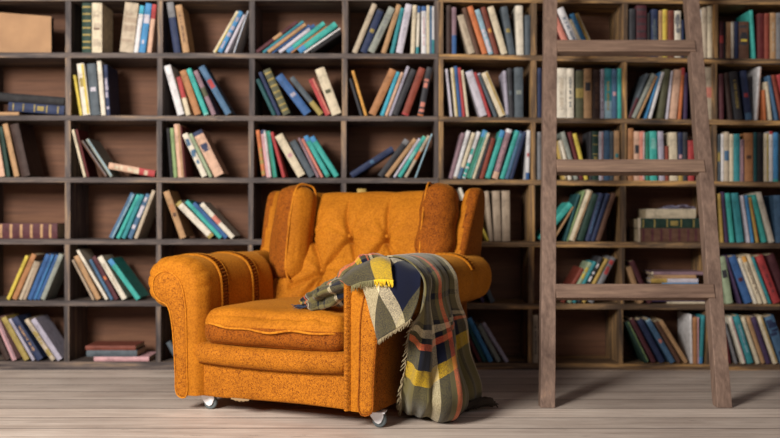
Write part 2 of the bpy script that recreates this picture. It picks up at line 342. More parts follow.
# xb xt ytop thickness colour style-tokens ; yaw optional as y=deg   (all read off at the shelf front)
BOOKS = {
(0, 1): """82.2 82.2 3 9.2 darkgreen b:gold
92 92 3 10 cream m:brown p:beige
133 138.6 3.6 13.5 beige p:kraft
138 144.3 6 4.3 white h:cyan.18
145 152 4 6.3 brightblue p:lilac
151.3 156.6 4.6 4.3 peach h:red.30""",
(0, 2): """174 166.5 2.6 6.8 navy h:grey.30
183 175.3 5.6 6.5 tan t:brown
215.5 239 12 3 cream s:yellow
221.5 243 12.5 4.6 brightblue p:lavender
227 245.6 15.5 2.6 lilac
234 248.4 11 2.6 white s:brightblue""",
(0, 3): """257.5 298 23 3.4 maroon r:tan
264 304 22.5 2.6 teal s:blue
269 306.4 25.4 3.6 tan
272.6 310 26 2 blue
280.4 315.6 26.5 3.4 lilac h:blue
288.6 325.5 24.5 4.2 turquoise f:brightblue.16
291.4 327 27 1.6 caramel
300.6 337.6 26 5.6 turquoise f:brightblue.16
304.5 340.6 29 1.7 white
312 341.2 34 3.4 black""",
(0, 4): """356.7 377 5 5 beige
366.3 384 10.5 6.6 navy m:gold h:black.4
373.8 395 9 6.6 greygreen t:grey
385.6 401.3 5.6 5.6 tan
393.6 404.4 8.6 3.8 teal
402.3 412.2 5 6.6 lilac t:lavender
414.6 416.8 5.2 4 cream
418.6 420.4 6.2 2.8 ivory h:blue f:teal
421.3 421.3 6.5 5 white h:blue.10 t:pink
426.7 426.7 5.6 2.8 cream
429.8 429.8 6.2 2.2 steelblue
432.2 432.2 6.6 1.9 white f:teal.30""",
(0, 5): """446.4 446.4 5.4 5 darkbrown
452 452 7.4 4.2 mauve f:blue.40
468.7 457.2 16 6.4 beige t:kraft
475.8 462 8.4 4.4 brown
482.4 467.2 7.2 5.5 orange
488.7 474.8 10.4 4.8 paleblue p:lilac
494.4 480.6 7.8 4.8 rust m:amber
501.4 487.4 7.6 6.3 cream
509 500.9 7.2 6.3 slate m:gold
516.6 515.4 5.8 7 ivory
524.9 524.9 15.2 5.4 slate""",
(0, 6): """561.8 544 18 4.6 darkred
568.4 550 13 5.6 salmon
577 556.6 9.4 7 white t:steelblue f:blue.30
585 569 20 3.4 cream
588.8 570 14.4 4.2 brightblue
594 574.6 14 4 mustard s:cream""",
(0, 7): """629.4 629.4 8.8 6 charcoal
636.3 636.3 5.4 10.2 maroon b:charcoal
647.6 647.6 13 3 black
651.4 651.4 9.4 6.4 navy p:slate
658.7 658.7 10.6 3.7 tan
662.7 662.7 9.6 4.8 yellow s:amber
668.1 668.1 10.6 5.9 rust
674.6 674.6 11 6.2 ivory p:grey
681.4 681.4 20 2.6 navy
686 686 12 5 darkgreen
697 697 10.5 4.4 white h:brightblue.1
702 702 7.6 5.2 beige
707.6 707.6 6.2 4.8 cream""",
(0, 8): """719.6 719.6 21.6 3.8 maroon r:red
723.6 723.6 22.6 2.2 black
726.1 726.1 22 4.6 tan
731 731 22 2.7 ivory
734 734 21.6 4.3 navy
738.9 738.9 21.6 9.8 brown p:charcoal m:yellow
752.4 749.4 10.4 3.4 turquoise
757.6 757.6 13.6 6.6 darkred
764.5 764.5 13.4 4.8 brick
769.6 769.6 13 6.4 tan t:beige
776.3 776.3 13 6 grey
783 783 14 7 brown""",  # the darkred one is added as the shaded cover side of the brick book
(1, 1): """79.8 73.2 75.4 2.6 yellow
83 76.7 64 7.4 ivory l:gold s:yellow
91.2 86.9 64 8.6 slate m:lilac
101.3 96.8 61.4 4.4 ivory
106.6 103.6 65 3.6 navy p:lavender""",
(1, 2): """177.7 164 66.4 6.6 white
186.2 176.4 77.4 4.4 cream h:red.55
194.6 179.6 71.6 6.6 caramel
204.1 186.2 69.6 4.8 turquoise f:aqua.4
212 193.4 71.8 4.4 mauve r:olive
226 198.6 68 6.2 steelblue l:red f:slate.1""",
(1, 3): """272.8 255.8 80 3.6 darkteal
277.6 258.4 73 3.6 navy
283.3 263 71 7.6 olive b:gold
304.3 275.4 78 8.2 blue m:lavender
319.2 289.4 79 5.2 slate f:gold.34
325.6 308.6 80 5.6 red s:salmon
332.2 315 70 9.6 cream m:olive""",
(1, 4): """360.2 349 79 2.6 charcoal
364.6 351.4 71 2.7 amber
375.2 396.4 71 7.2 caramel
383.5 399.8 72.6 3.6 cyan
387.4 403.6 73 2.8 peach
391 409.6 67 3 lavender
397.4 416.2 70.6 5.6 charcoal
408 425.4 69.2 6.6 brick f:red.4
423 432.3 67.8 5.6 charcoal p:salmon f:orange.3""",
(1, 5): """450.4 445.4 69 2.2 lilac
454.9 450.5 68 3.1 cream s:yellow
458.8 453.9 66.4 3.2 blue
462.4 457.6 67.8 3.1 red
466.4 461 70.4 2.6 cream
480 465.4 72 7.2 lilac h:blue.1
488.3 473.4 73 3 red
494.2 477 74 3.4 slate h:lavender.3
499.8 481.4 73.6 7.4 cream s:mustard
505.8 502.8 71 3.2 lavender f:slate.6
509.4 507 68.4 4.6 charcoal m:slate
514.7 514.5 67.6 8.4 slate m:greygreen""",
(1, 6): """537.4 537.4 68 4 navy
550 550 69 6.2 cream
556.6 556.6 68.2 9.8 ivory t:beige
566.8 566.8 68.6 6.9 ivory t:slate
575.8 575.8 70 7.7 olive r:gold h:charcoal.2
584 584 68.6 7.6 tan l:charcoal
592.5 592.5 69.6 7.5 darkbrown t:brown
600.5 600.5 69.2 3.6 lavender t:maroon
604.4 604.4 68.8 7.2 teal f:paleblue.35 t:gold
612 612 69.2 5 steelblue m:pink
617.4 617.4 68.4 4 turquoise""",
(1, 7): """630.8 649 74.4 3.2 slate f:maroon.45
635.3 656 74.4 4 greygreen h:charcoal.1
638.9 657.9 76.6 2.3 tan
646.4 661.2 72.4 3.8 brightblue
651.2 664.4 72.4 3.6 white
663.2 670.6 69.8 6.4 olive
668 673.3 71 2.2 lilac
676.3 681.5 70 7 peach
681 685 68 3.2 orange h:red
687 688 73 4.4 purple
692 692 72 7 darkbrown
704.4 704.4 67.4 7.6 beige r:salmon""",
(1, 8): """719.6 719.2 74 4.2 maroon
728.6 724 72.8 4.4 darkbrown
734.9 729 72 8 charcoal t:gold
745.5 740 71 6.4 navy m:red f:steelblue.14
757.8 761.4 67 3.4 white s:peach
763.4 762.2 90 2.8 orange
769 764.6 82 3.8 cream
775 767 76 3.4 steelblue
780.6 771 75.4 4 brick
787.4 776.4 75 5.4 red""",
(2, 0): """-1 -9 130 6 peach
6.5 -1.4 127 5.2 darkgreen
14.2 2.4 124.4 5.2 tan
21.6 9.8 125 8.6 darkbrown""",
(2, 1): """83.6 71.6 130 2.5 cream
87.2 75.4 129.6 3 darkred
105 80.6 141.4 2.8 brown s:grey
110.2 85.8 140 3.0 greygreen s:paleblue""",
(2, 2): """170.1 166.4 128.4 3.1 black
173.8 170 128.4 3.5 lightgreen
178.2 173.8 124.4 5.8 peach s:tan
185 180.2 126 2.8 darkred
201.7 181.8 135 5.6 ivory p:steelblue
209.4 188.8 134.6 3.2 palegreen
214.8 192.6 133.6 9.8 peach h:navy.08 r:peach l:navy""",
(2, 3): """262.2 255.8 130.4 3.6 orange f:charcoal.4 p:gold
266.4 260.4 130.4 5.2 pink s:white h:navy.08
273 265.8 131.4 4.6 green s:turquoise
282.4 270.2 132.6 3.1 red
298.1 275 137 8 cream m:pink
309.2 289.6 142.6 6.4 slate
317 297.6 138.4 2.6 mauve
321 301.2 139.4 2.6 salmon
326.2 303.4 137.2 4.8 turquoise h:brightblue.12 f:green.5
334.6 309.4 138.2 5.1 turquoise h:brightblue.12 f:green.1""",
(2, 4): """352.6 394.4 151 5.8 navy m:steelblue
382.3 409.4 141.6 5.6 charcoal h:grey.12
388.3 417 140.4 4.2 tan
395 420.8 139 3.8 lilac f:blue.1 h:blue.1
400.9 426.3 137.4 4.2 turquoise h:lightgreen.1 r:aqua
406.7 430.2 136.4 2.8 beige r:orange
416 432.6 134 2.7 paleblue""",
(2, 5): """452.4 465 133.6 3.8 mauve
456.6 470.4 131.4 3.6 white f:kraft.4
460.8 475.5 133.4 3.7 cream f:steelblue.24
465.2 480.6 132.4 3.7 white p:turquoise f:teal.1
471.3 487.8 131.4 5.1 green h:brightblue.14 s:aqua
474.7 490 133.4 2.6 cream
478 491 139.4 2.5 charcoal
483.4 495.4 139 4.2 brick
489.8 505.2 131.4 4.9 turquoise h:brightblue.14 f:green.2
497.4 512 130 5.6 mauve h:white.07 f:peach.14 t:pink
503.8 519.4 131.4 4.2 turquoise h:cyan.2
508.3 523.2 132 3.5 steelblue h:navy.4
512.6 526.6 132.4 3.4 navy
529 530.4 130.4 4 white f:blue.14 m:red""",
(2, 6): """537.4 537.4 132 3.8 grey
549.8 549.8 134 4 navy
562.5 554.4 141.4 4.4 mustard s:cream
568.4 558.8 140.6 4.8 ivory s:beige
574.4 560.6 132.4 4 greygreen
579.8 567.4 132.6 3.9 darkred
584.6 572.6 134 3.7 yellow
589.3 589.3 131.6 2.6 charcoal
592.2 592.2 131.2 6.4 darkgreen g:gold
598.9 598.9 131.6 4.5 lilac s:pink
603.6 603.6 130.8 6 steelblue
610 610 131.4 3.6 slate
614 614 130.8 5.4 tan m:teal""",
(2, 7): """627.7 627.7 128.4 5.8 caramel
633.9 633.9 131.4 5.9 peach l:charcoal
640.1 640.1 131.4 4.7 salmon s:white
645.3 645 132.4 4 green
650 649.4 131.4 7.2 turquoise p:aqua
659.3 657.6 131.4 5.5 lavender
665.4 665.2 146 3.4 brick
669.7 668.7 132.4 8 cream
678.2 678 132.4 4.7 navy m:pink f:mustard.12
683.1 683 132.4 4.6 charcoal
688.2 688.2 140.4 6 red
697.6 697.6 136 6.4 beige""",
(2, 8): """717.4 717.4 134.4 3.2 slate r:gold
721 721 134 2.9 white
724.2 724.2 132 4.9 beige r:steelblue
729.3 729.3 134 4.2 cream
734 734 134 5.8 teal
740 740 139.4 4.1 mauve t:pink
744.4 744.4 133 8.5 caramel m:brown
753.4 753.4 132.4 3.7 darkteal
757.4 757.4 132.6 5.9 black
763.7 763.7 132.6 5 cream h:blue.1 s:yellow
769 769 131.4 3.8 white h:red.06
773.1 773.1 132.6 5 brightblue f:turquoise.5
778.4 778.4 134 5 black
784 784 134 6 brown""",
(3, 1): """113 135 194.4 4.6 steelblue s:paleblue
119.2 140 195.4 3.3 turquoise
125 144 195.4 3.8 teal
131.6 150.2 195 4.3 steelblue p:lilac
137.2 155.4 191 3.6 beige""",
(3, 2): """180.2 163.2 192.4 6.2 tan l:caramel m:brown
209.4 175.6 204.6 6.2 ivory h:gold.07 f:gold.07
219.2 185 202.6 4.4 turquoise
225 192.2 204.6 4.1 blue
231.2 199.4 205 4.6 ivory r:salmon h:navy.1""",
(3, 4): """357 357 188.8 9 mustard""",
(3, 5): """478.4 458.4 188.4 3 ivory
487.2 466 196 2.4 yellow
489.2 484.6 191.2 4 kraft
494.2 492.4 191 7.2 kraft
502.3 501.8 190.8 7.8 kraft""",
(3, 6): """542.2 573 205.8 5.6 turquoise
553.8 574 207 2.4 tan
565.8 580.3 194.4 4.6 darkteal
568.2 585.2 191 1.7 lightgreen
574.3 592.6 191.4 5.6 cream s:tan
582.8 598.5 195 6 darkgreen
589.8 603.8 194 4.8 navy t:steelblue
594.4 609.8 194.6 3.8 navy h:blue.1
600 616 194 4.4 brown""",
(3, 8): """720.8 717.6 193.6 2.9 mustard
725.2 720.9 192 3.4 purple
730 725 193.4 4.6 turquoise
736.8 731 193.4 7 teal
747.8 741 195.6 2.4 lilac
751 744.4 195.6 3.2 brightblue
755.9 748 197.6 3.9 mustard s:orange
762.4 751.4 195.6 4.6 turquoise
769.4 756 193 5.2 ivory
776 773.2 195.4 7.6 steelblue""",
(4, 0): """9.4 28.6 256.4 3.2 yellow
16.4 36.4 255 4.8 caramel
21.8 37.4 262 3.2 beige
25.6 40.4 262.6 3 kraft
31.4 50 255 4.2 blue
35.8 54.2 255 3.4 blue s:brightblue
39.4 58.6 255.4 2.9 blue
44.6 63.4 255 4.5 greygreen""",
(4, 1): """92.4 71.6 260.4 2.4 kraft
96.4 73.8 257 6 tan
105.6 76.4 251 2.9 ivory
110.6 89 260.4 2.9 steelblue
114.8 91.8 257.6 5.1 maroon m:orange
122.3 97.4 258 5.2 ivory t:beige
136.4 107.6 261 4.9 turquoise h:brightblue.14""",
(4, 5): """482 464 262 3 purple
490.6 470 256 4.6 slate""",
(4, 6): """564 584.4 269.6 4 brick
570.6 592.2 263.6 4.4 palegreen p:yellow
575 596.6 262.6 3.2 teal
580 603 258 3.6 charcoal p:white
584.8 608.4 259.6 3.1 mustard
592.6 616 258.6 5 grey p:red""",
(4, 7): """638.6 626.2 267.6 5 tan
648 629.4 262 4.6 maroon""",
(4, 8): """726.2 718.2 257.4 9 palegreen l:charcoal
739.4 724.6 256 2.4 purple
745.2 728.4 257.6 7.4 blue m:maroon
754.4 737.8 258.6 3 ivory
758.8 741.4 257 4 cream h:amber.12 t:brown
764 746.4 255.4 4 cream
768.8 751 257.6 2.8 teal
773.4 755.4 257 7.4 red t:maroon
784 767 255.4 7 maroon""",
(5, 0): """4.8 -14 318.4 5.6 darkbrown
12.4 -6 318.4 4.4 pink s:mauve
24.4 1 318.6 5.8 gold
32.4 8.4 319.6 2.8 lavender
37.4 11.4 319.4 6.4 navy t:tan
51.6 24.4 320.6 4.2 beige p:gold
57.8 30.8 320.6 5.2 lavender""",
(5, 2): """176 166 343 5 slate f:white.1""",
(5, 5): """472.4 455 325.6 3.4 brown
478.4 460.6 325.6 3.6 darkred
483 463.8 322 4 darkteal
489 467 319 4.6 brightblue
497 476.8 325.8 4.6 greygreen h:slate.2
505.6 481.6 324 3.8 lavender""",
(5, 6): """533 533 315 5.2 beige t:charcoal""",
(5, 7): """645 624.8 322.6 4.4 darkgreen s:lightgreen
652 629.6 320 4.4 maroon
660 637 320.6 5.4 navy
670.6 645.4 320.6 5 steelblue m:salmon h:paleblue.4
677.6 654.4 322.6 4 brown
684.6 659 322 4.1 tan
690.6 689.6 314.6 2.6 white
693.4 693.4 317.4 3.6 caramel
697.4 697.4 317.4 3.1 pink
702.4 705 315.4 4.1 teal f:brightblue.14""",
(5, 8): """728.8 724 334 3.6 darkred
735 723.4 323 2.6 grey
742.2 728.2 317.6 3.8 ivory s:pink
747.6 733 316.6 6 teal t:paleblue
756.6 741 317.6 3.6 cream
761.4 745.8 317.6 4 tan
766.6 751 317.6 4.5 purple
773.2 757 317 5 cream s:mustard
780.2 764.6 317.6 9 steelblue p:navy""",
}
def shelf_z(case, r, px): return zpx(sh_edge(case, r+2, px))
def cell_bounds(r, c):
    def rt(k): return DIV[k][r][1]
    def lf(k): return DIV[k][r][0]
    L_ = {0: -20.5, 1: rt(0), 2: rt(1), 3: rt(2), 4: rt(3), 5: 443.2, 6: rt(5), 7: rt(6), 8: rt(7)}[c]
    R_ = {0: lf(0), 1: lf(1), 2: lf(2), 3: lf(3), 4: 434.4, 5: lf(5), 6: lf(6), 7: lf(7), 8: 806}[c]
    return xpx(L_)+.001, xpx(R_)-.001
def rect(b):
    # world 2-D corners: ref edge from A (low) to B (high); thickness to right (sg=+1) or left (-1)
    A, B, t, sg = b['A'], b['B'], b['t'], b['sg']
    e = (B-A).normalized(); n = Vector((e.y, -e.x))*sg
    return [A, B, B+n*t, A+n*t]
def pen(R1, R2):
    best = 1e9
    for R in (R1, R2):
        for i in range(2):
            e = (R[i+1]-R[i]).normalized(); n = Vector((e.y, -e.x))
            a = [p.dot(n) for p in R1]; c = [p.dot(n) for p in R2]
            o = min(max(a), max(c))-max(min(a), min(c))
            if o <= 0: return 0
            best = min(best, o)
    return best
def words(col): return WORD.get(col, col)
STY = {'b': 'with {} bands', 'g': 'with {} bands', 'h': 'with {} head', 'f': 'with {} foot', 'l': 'with {} label', 'm': 'with {} mark', 's': 'with {} edge', 'r': 'with {} middle band', 'p': 'with {} patches', 't': 'with {} lettering'}
n_b = 0; used_labels = {}
for (r, c), txt in BOOKS.items():
    case = 0 if c < 5 else 1; xl, xr = cell_bounds(r, c); bs = []
    for ln in txt.strip().split('\n'):
        q = ln.split(); xb, xt, yt, t = map(float, q[:4]); col = q[4]; yaw = 0; st = []
        for s_ in q[5:]:
            if s_.startswith('y='): yaw = float(s_[2:])
            else: st.append(s_)
        rr = random.Random(hash((r, c, int(xb*10))) & 0xffff)
        rr = random.Random(int(r*9001+c*701+xb*10))
        set_ = rr.uniform(.004, .016); Y = D+set_
        zb = shelf_z(case, r, xb)+.0004
        A = Vector((xpx(xb, Y), zb)); B = Vector((xpx(xt, Y), zpx(yt, Y)))
        sg = 1 if xt <= xb else -1
        b = dict(A=A, B=B, t=t/F*Y, sg=sg, col=col, st=' '.join(st), yaw=yaw, Y=Y, dep=rr.uniform(.14, .19), t0=t/F*Y)
        bs.append(b)
    # clamp inside the cell
    for b in bs:
        R = rect(b); lo = min(p.x for p in R); hi = max(p.x for p in R)
        sh = 0
        if lo < xl: sh = xl-lo
        if hi > xr: sh = xr-hi
        b['A'] = b['A']+Vector((sh, 0)); b['B'] = b['B']+Vector((sh, 0))
        top = zpx(sh_edge(case, r+1, 390 if case == 0 else 600, True))-.002
        R = rect(b); zz = max(p.y for p in R)
        if zz > top: b['B'] = b['A']+(b['B']-b['A'])*((top-b['A'].y)/(zz-b['A'].y))
    for it in range(120):
        bad = False
        for i in range(len(bs)):
            for j in range(i+1, min(i+4, len(bs))):
                a, b = bs[i], bs[j]; o = pen(rect(a), rect(b))
                if o > .00004:
                    bad = True; o += .0001
                    def shrink(k, o):
                        if k['t']-o > k['t0']*.42: k['t'] -= o; return True
                        return False
                    if a['sg'] > 0 and shrink(a, min(o, .0015)): pass
                    elif b['sg'] < 0 and shrink(b, min(o, .0015)): pass
                    else:
                        d = Vector((o*.6, 0)); b['A'] = b['A']+d; b['B'] = b['B']+d
                        Rb = rect(b); hi = max(p.x for p in Rb)
                        if hi > xr:
                            d = Vector((xr-hi, 0)); b['A'] += d; b['B'] += d
                            d = Vector((-o*.8, 0)); Ra = rect(a)
                            if min(p.x for p in Ra)+d.x > xl: a['A'] = a['A']+d; a['B'] = a['B']+d
                            elif b['t'] > .004: b['t'] -= o*.5
        if not bad: break
    if bad: print('BOOKFIT unresolved', r, c, round(1000*max(pen(rect(bs[i]), rect(bs[i+1])) for i in range(len(bs)-1)), 2))
    # labels
    base = []
    for b in bs:
        tl = (b['B']-b['A']).angle(Vector((0, 1))) if True else 0
        ang = math.degrees(tl); size = 'slim' if b['t0'] < .0165 else ('thick' if b['t0'] > .033 else '')
        toks = b['st'].split()
        ph = ''
        if toks:
            k, cc = toks[0].split(':'); cc = cc.split('.')[0]; ph = STY[k].format(words(cc))
        lean = 'upright' if ang < 3.5 else ('leaning left' if b['sg'] > 0 else 'leaning right')
        base.append([size, words(b['col']), ph, lean])
    for i, b in enumerate(bs):
        size, cw, ph, lean = base[i]
        same = [k for k in range(len(bs)) if base[k] == base[i]]
        extra = ''
        if len(same) > 1:
            if i > 0 and i-1 not in same: extra = 'right of the %s one' % base[i-1][1]
            elif i < len(bs)-1 and i+1 not in same: extra = 'left of the %s one' % base[i+1][1]
            else: extra = 'middle of them'
        head = ' '.join(x for x in (size, cw, 'book', ph, lean) if x)
        if extra: head = head+' '+extra
        lab = '%s, %s row, %s cubby from left' % (head, ROWN[r], COLN[c])
        if len(lab.split()) > 16: lab = '%s, %s row, %s cubby' % (head, ROWN[r], COLN[c])
        if len(lab.split()) > 16: lab = '%s, %s row, %s cubby' % (' '.join(x for x in (size, cw, 'book', ph, extra) if x), ROWN[r], COLN[c])
        if len(lab.split()) > 16: print('LONGLABEL', lab)
        if lab in used_labels: print('DUPLABEL', lab)
        used_labels[lab] = 1
        h = (b['B']-b['A']).length; e = (b['B']-b['A']).normalized(); ang = atan2(e.x, e.y)
        o = make_book(b['t'], h, b['dep'], b['col'], b['st'])
        # origin of the mesh is its low left corner; for right-leaning books the reference edge is the right one
        M = Matrix.Translation((b['A'].x, b['Y'], b['A'].y)) @ Matrix.Rotation(ang, 4, 'Y')
        if b['yaw']:
            M = M @ Matrix.Translation((b['t']*.5, 0, 0)) @ Matrix.Rotation(radians(b['yaw']), 4, 'Z') @ Matrix.Translation((-b['t']*.5, 0, 0))
        if b['sg'] < 0: M = M @ Matrix.Translation((-b['t'], 0, 0))
        o.matrix_world = M
        tag(o, lab, 'book', 'books standing in the bookcase cubbies'); n_b += 1
print('BOOKS', n_b)
# lying books:  row, col, x0, x1, ytop, ybottom, colour, style, tilt, label
LYING = [
 (1, 0, -18, 19, 111.8, 115, 'tan', '', 0, 'tan book lying flat under the navy one, second row, first cubby'),
 (1, 0, 8, 64, 105.6, 114.6, 'navy', 'g:gold', 4.2, 'navy book with gold bands lying tilted in second row, first cubby'),
 (1, 0, -14, 64, 97, 105.2, 'black', '', 4.2, 'black book lying on the navy one, second row, first cubby'),
 (2, 1, 107.6, 154.2, 170.4, 176.8, 'peach', 'f:red.35 p:cream', 10.2, 'peach and red book lying slanted, third row, second cubby'),
 (3, 0, -15, 57.5, 223.4, 238.7, 'maroon', 'b:tan', 0, 'thick maroon book with tan bands lying flat, fourth row, first cubby'),
 (3, 7, 638, 702, 228.6, 242.4, 'brown', 'b:maroon h:beige.03', 0, 'thick brown book at the bottom of the stack beside the ladder, fourth row'),
 (3, 7, 637.4, 700.5, 218.7, 228.5, 'darkgreen', 'g:gold h:cream.05', 0, 'dark green book lying on the thick brown one in the stack, fourth row'),
 (3, 7, 646, 695.6, 209.2, 218.6, 'cream', '', 0, 'cream book lying on the dark green one, fourth row, behind the ladder'),
 (4, 7, 667, 706, 301.6, 303.7, 'cream', '', 0, 'slim cream book at the bottom of the fifth row stack'),
 (4, 7, 652.5, 705, 297.8, 301.5, 'purple', '', 0, 'purple book lying second from the bottom of the fifth row stack'),
 (4, 7, 656, 703, 293.0, 297.7, 'brown', '', 0, 'brown book lying on the purple one, fifth row stack'),
 (4, 7, 660, 702, 288.6, 292.9, 'red', '', 0, 'red book lying in the middle of the fifth row stack'),
 (4, 7, 662, 698, 282.6, 288.5, 'brightblue', '', 0, 'bright blue book lying under the lilac one, fifth row stack'),
 (4, 7, 650.5, 698, 278.3, 282.5, 'lilac', 'h:mustard.35', 0, 'lilac and mustard book lying in the fifth row stack'),
 (4, 7, 654, 696, 274.6, 278.2, 'tan', '', 0, 'slim tan book lying near the top of the fifth row stack'),
 (4, 7, 651.5, 705, 271.4, 274.5, 'mauve', 'h:cream.3', 0, 'slim mauve book topmost in the fifth row stack'),
 (5, 1, 94, 149, 356.6, 361.2, 'pink', '', 0, 'pink book lying flat at the bottom, bottom row, second cubby'),
 (5, 1, 86.6, 137, 350, 356.5, 'slate', '', 0, 'slate book lying between the pink and brown ones, bottom row'),
 (5, 1, 85.6, 135.6, 345.4, 349.9, 'rust', '', 0, 'rust brown book topmost of the three lying, bottom row'),
]
zprev = {}
for (r, c, x0, x1, y0, y1, col, st, tilt, lab) in LYING:
    case = 0 if c < 5 else 1; Y = D+.008; xl, xr = cell_bounds(r, c)
    h = xpx(x1, Y)-xpx(x0, Y); t = (y1-y0)/F*Y
    zs = max(shelf_z(case, r, x0), shelf_z(case, r, x1))+.0006
    zb = zpx(y1, Y); key = (r, c)
    if key not in zprev: zb = zs
    elif not tilt: zb = zprev[key]+.0002
    zprev[key] = zb+t
    o = make_book(t, h, .17, col, st)
    # head of the book points left: local z -> -x, local x -> +z
    R = Matrix(((0, 0, -1, 0), (0, 1, 0, 0), (1, 0, 0, 0), (0, 0, 0, 1)))
    xr_ = min(xpx(x1, Y), xr-.001)
    if tilt:
        zlow = shelf_z(case, r, x1)+.003
        if lab.startswith('black'): zlow = zpx(105.4, Y)
        M = Matrix.Translation((xr_, Y, zlow)) @ Matrix.Rotation(radians(tilt), 4, 'Y')
    else:
        M = Matrix.Translation((xr_, Y, zb))
    o.matrix_world = M @ R
    tag(o, lab, 'book', 'books lying flat in the cubbies')
# folded papers on the fourth row stack
pm, nt, b = newmat('pale_paper', .8); b.inputs['Base Color'].default_value = (*lin((176, 174, 200)), 1)
mb = MB(); zz = zprev[(3, 7)]
for k, (xa, xb_, lift) in enumerate([(664, 698, .001), (667, 697, .008), (671, 690, .015)]):
    rows = []
    for i in range(9):
        for_y = D+.02+.1*i/8; row = []
        for j in range(13):
            u = j/12; row.append((xpx(xa+(xb_-xa)*u), for_y, zz+lift+.005*sin(u*7+k)*sin(u*pi)+.002*sin(i*1.3+k)))
        rows.append(row)
    b0 = len(mb.v); mb.grid(rows); rows2 = [[(x, y, z-.0012) for x, y, z in rw] for rw in rows]; mb.grid(rows2)
    edge = [(0, j) for j in range(12)]
    for e0, st_ in ((0, 1), (8*13, 1)):
        for j in range(12): mb.face((b0+e0+j, b0+e0+j+1, b0+117+e0+j+1, b0+117+e0+j))
tag(mb.build('paper_bundle', pm), 'loose pale lilac papers folded on top of the cream book behind the ladder', 'papers')
# big tan portfolio, top row first cubby
pf = empty('portfolio', (xpx(16), D+.03, shelf_z(0, 0, -20)+.001)); tag(pf, 'large plain tan portfolio standing front out in the top left cubby', 'portfolio')
tanb, nt, b = newmat('tan_board', .7); tc = N(nt, 'ShaderNodeTexCoord'); n1 = N(nt, 'ShaderNodeTexNoise', i_Scale=7, i_Detail=5); nt.links.new(tc.outputs['Object'], n1.inputs['Vector'])
r_ = ramp(nt, [(.3, lin((150, 116, 86))), (.7, lin((176, 138, 102)))]); nt.links.new(n1.outputs['Fac'], r_.inputs[0]); nt.links.new(r_.outputs[0], b.inputs['Base Color'])
s_ = D/F
mb = MB(); hx = 33*s_
def ptop(x): return (43.5-(x+33*s_)/(66*s_)*5)*s_
def board(mb, ya, yb, inset=0):
    a, b2 = -hx+inset, hx-inset; lean = .03
    pts = []
    for z0 in (0, 1):
        for y in (ya, yb):
            for x in (a, b2):
                zt = (ptop(x)-inset) if z0 else inset
                pts.append((x-(.012 if (z0 and x > 0) else 0), y+(lean if z0 else 0), zt))
    mb.hexa(pts)
board(mb, 0, .003); mb.build('front_cover', tanb, pf, smooth=False, bevel=.001)
mb = MB(); board(mb, .004, .03, .004); mb.build('paper_block', book_mat('charcoal'), pf, smooth=False)
mb = MB(); board(mb, .031, .034); mb.build('back_cover', book_mat('darkbrown'), pf, smooth=False, bevel=.001)

# ------------------------------------------------------------------ ladder
lad = empty('ladder', (.95, 3.5, 0)); tag(lad, 'weathered brown wooden ladder leaning against the bookcase on the right', 'ladder')
lo = lad.location
lean = .3586
th = atan2(lean, 1)
def rail(x0, x1, name='rail'):
    # x at z=0 and x at z=1.74; runs up to the bookcase front
    ztop = (D-.004-.03-3.49)/lean
    mb = MB(); rows = []; K = 40
    for k in range(K+1):
        z = ztop*k/K; x = x0+(x1-x0)*z/1.74; y = 3.476+lean*z
        j = .0012*noise.noise(Vector((x0*5, z*7, 1))); j2 = .0012*noise.noise(Vector((x0*5, z*9, 7)))
        hw = .029; dp = .052
        q = [(x-hw+j, y, z), (x+hw+j2, y, z), (x+hw+j2, y+dp, z-dp*lean if k else z), (x-hw+j, y+dp, z-dp*lean if k else z)]
        rows.append([Vector(a)-lo for a in q])
    # cut level at the floor
    mb.grid(rows, 0, close_u=True, caps=True)
    return mb.build(name, wood_ladder, lad, smooth=False, bevel=.003)
rail(.610, .734); rail(1.294, 1.380)
for (z, ya, yb) in ((1.501, 0, 0), (.955, 0, 0), (.439, 0, 0)):
    xa = .610+(.124)*z/1.74+.029; xb = 1.294+.086*z/1.74-.029+.022
    y = 3.476+lean*z; hh = .029
    M = Matrix.Translation((0, y, z)) @ Matrix.Rotation(-th, 4, 'X')
    mb = MB(); rows = []
    for k in range(25):
        x = xa+(xb-xa)*k/24; j = .0012*noise.noise(Vector((x*8, z*4, 3)))
        rows.append([(M @ Vector(q))-lo for q in ((x, -.006, -hh+j), (x, -.006, hh+j), (x, .04, hh), (x, .04, -hh))])
    mb.grid(rows, 0, close_u=True, caps=True)
    mb.build('rung', wood_rung, lad, smooth=False, bevel=.002)
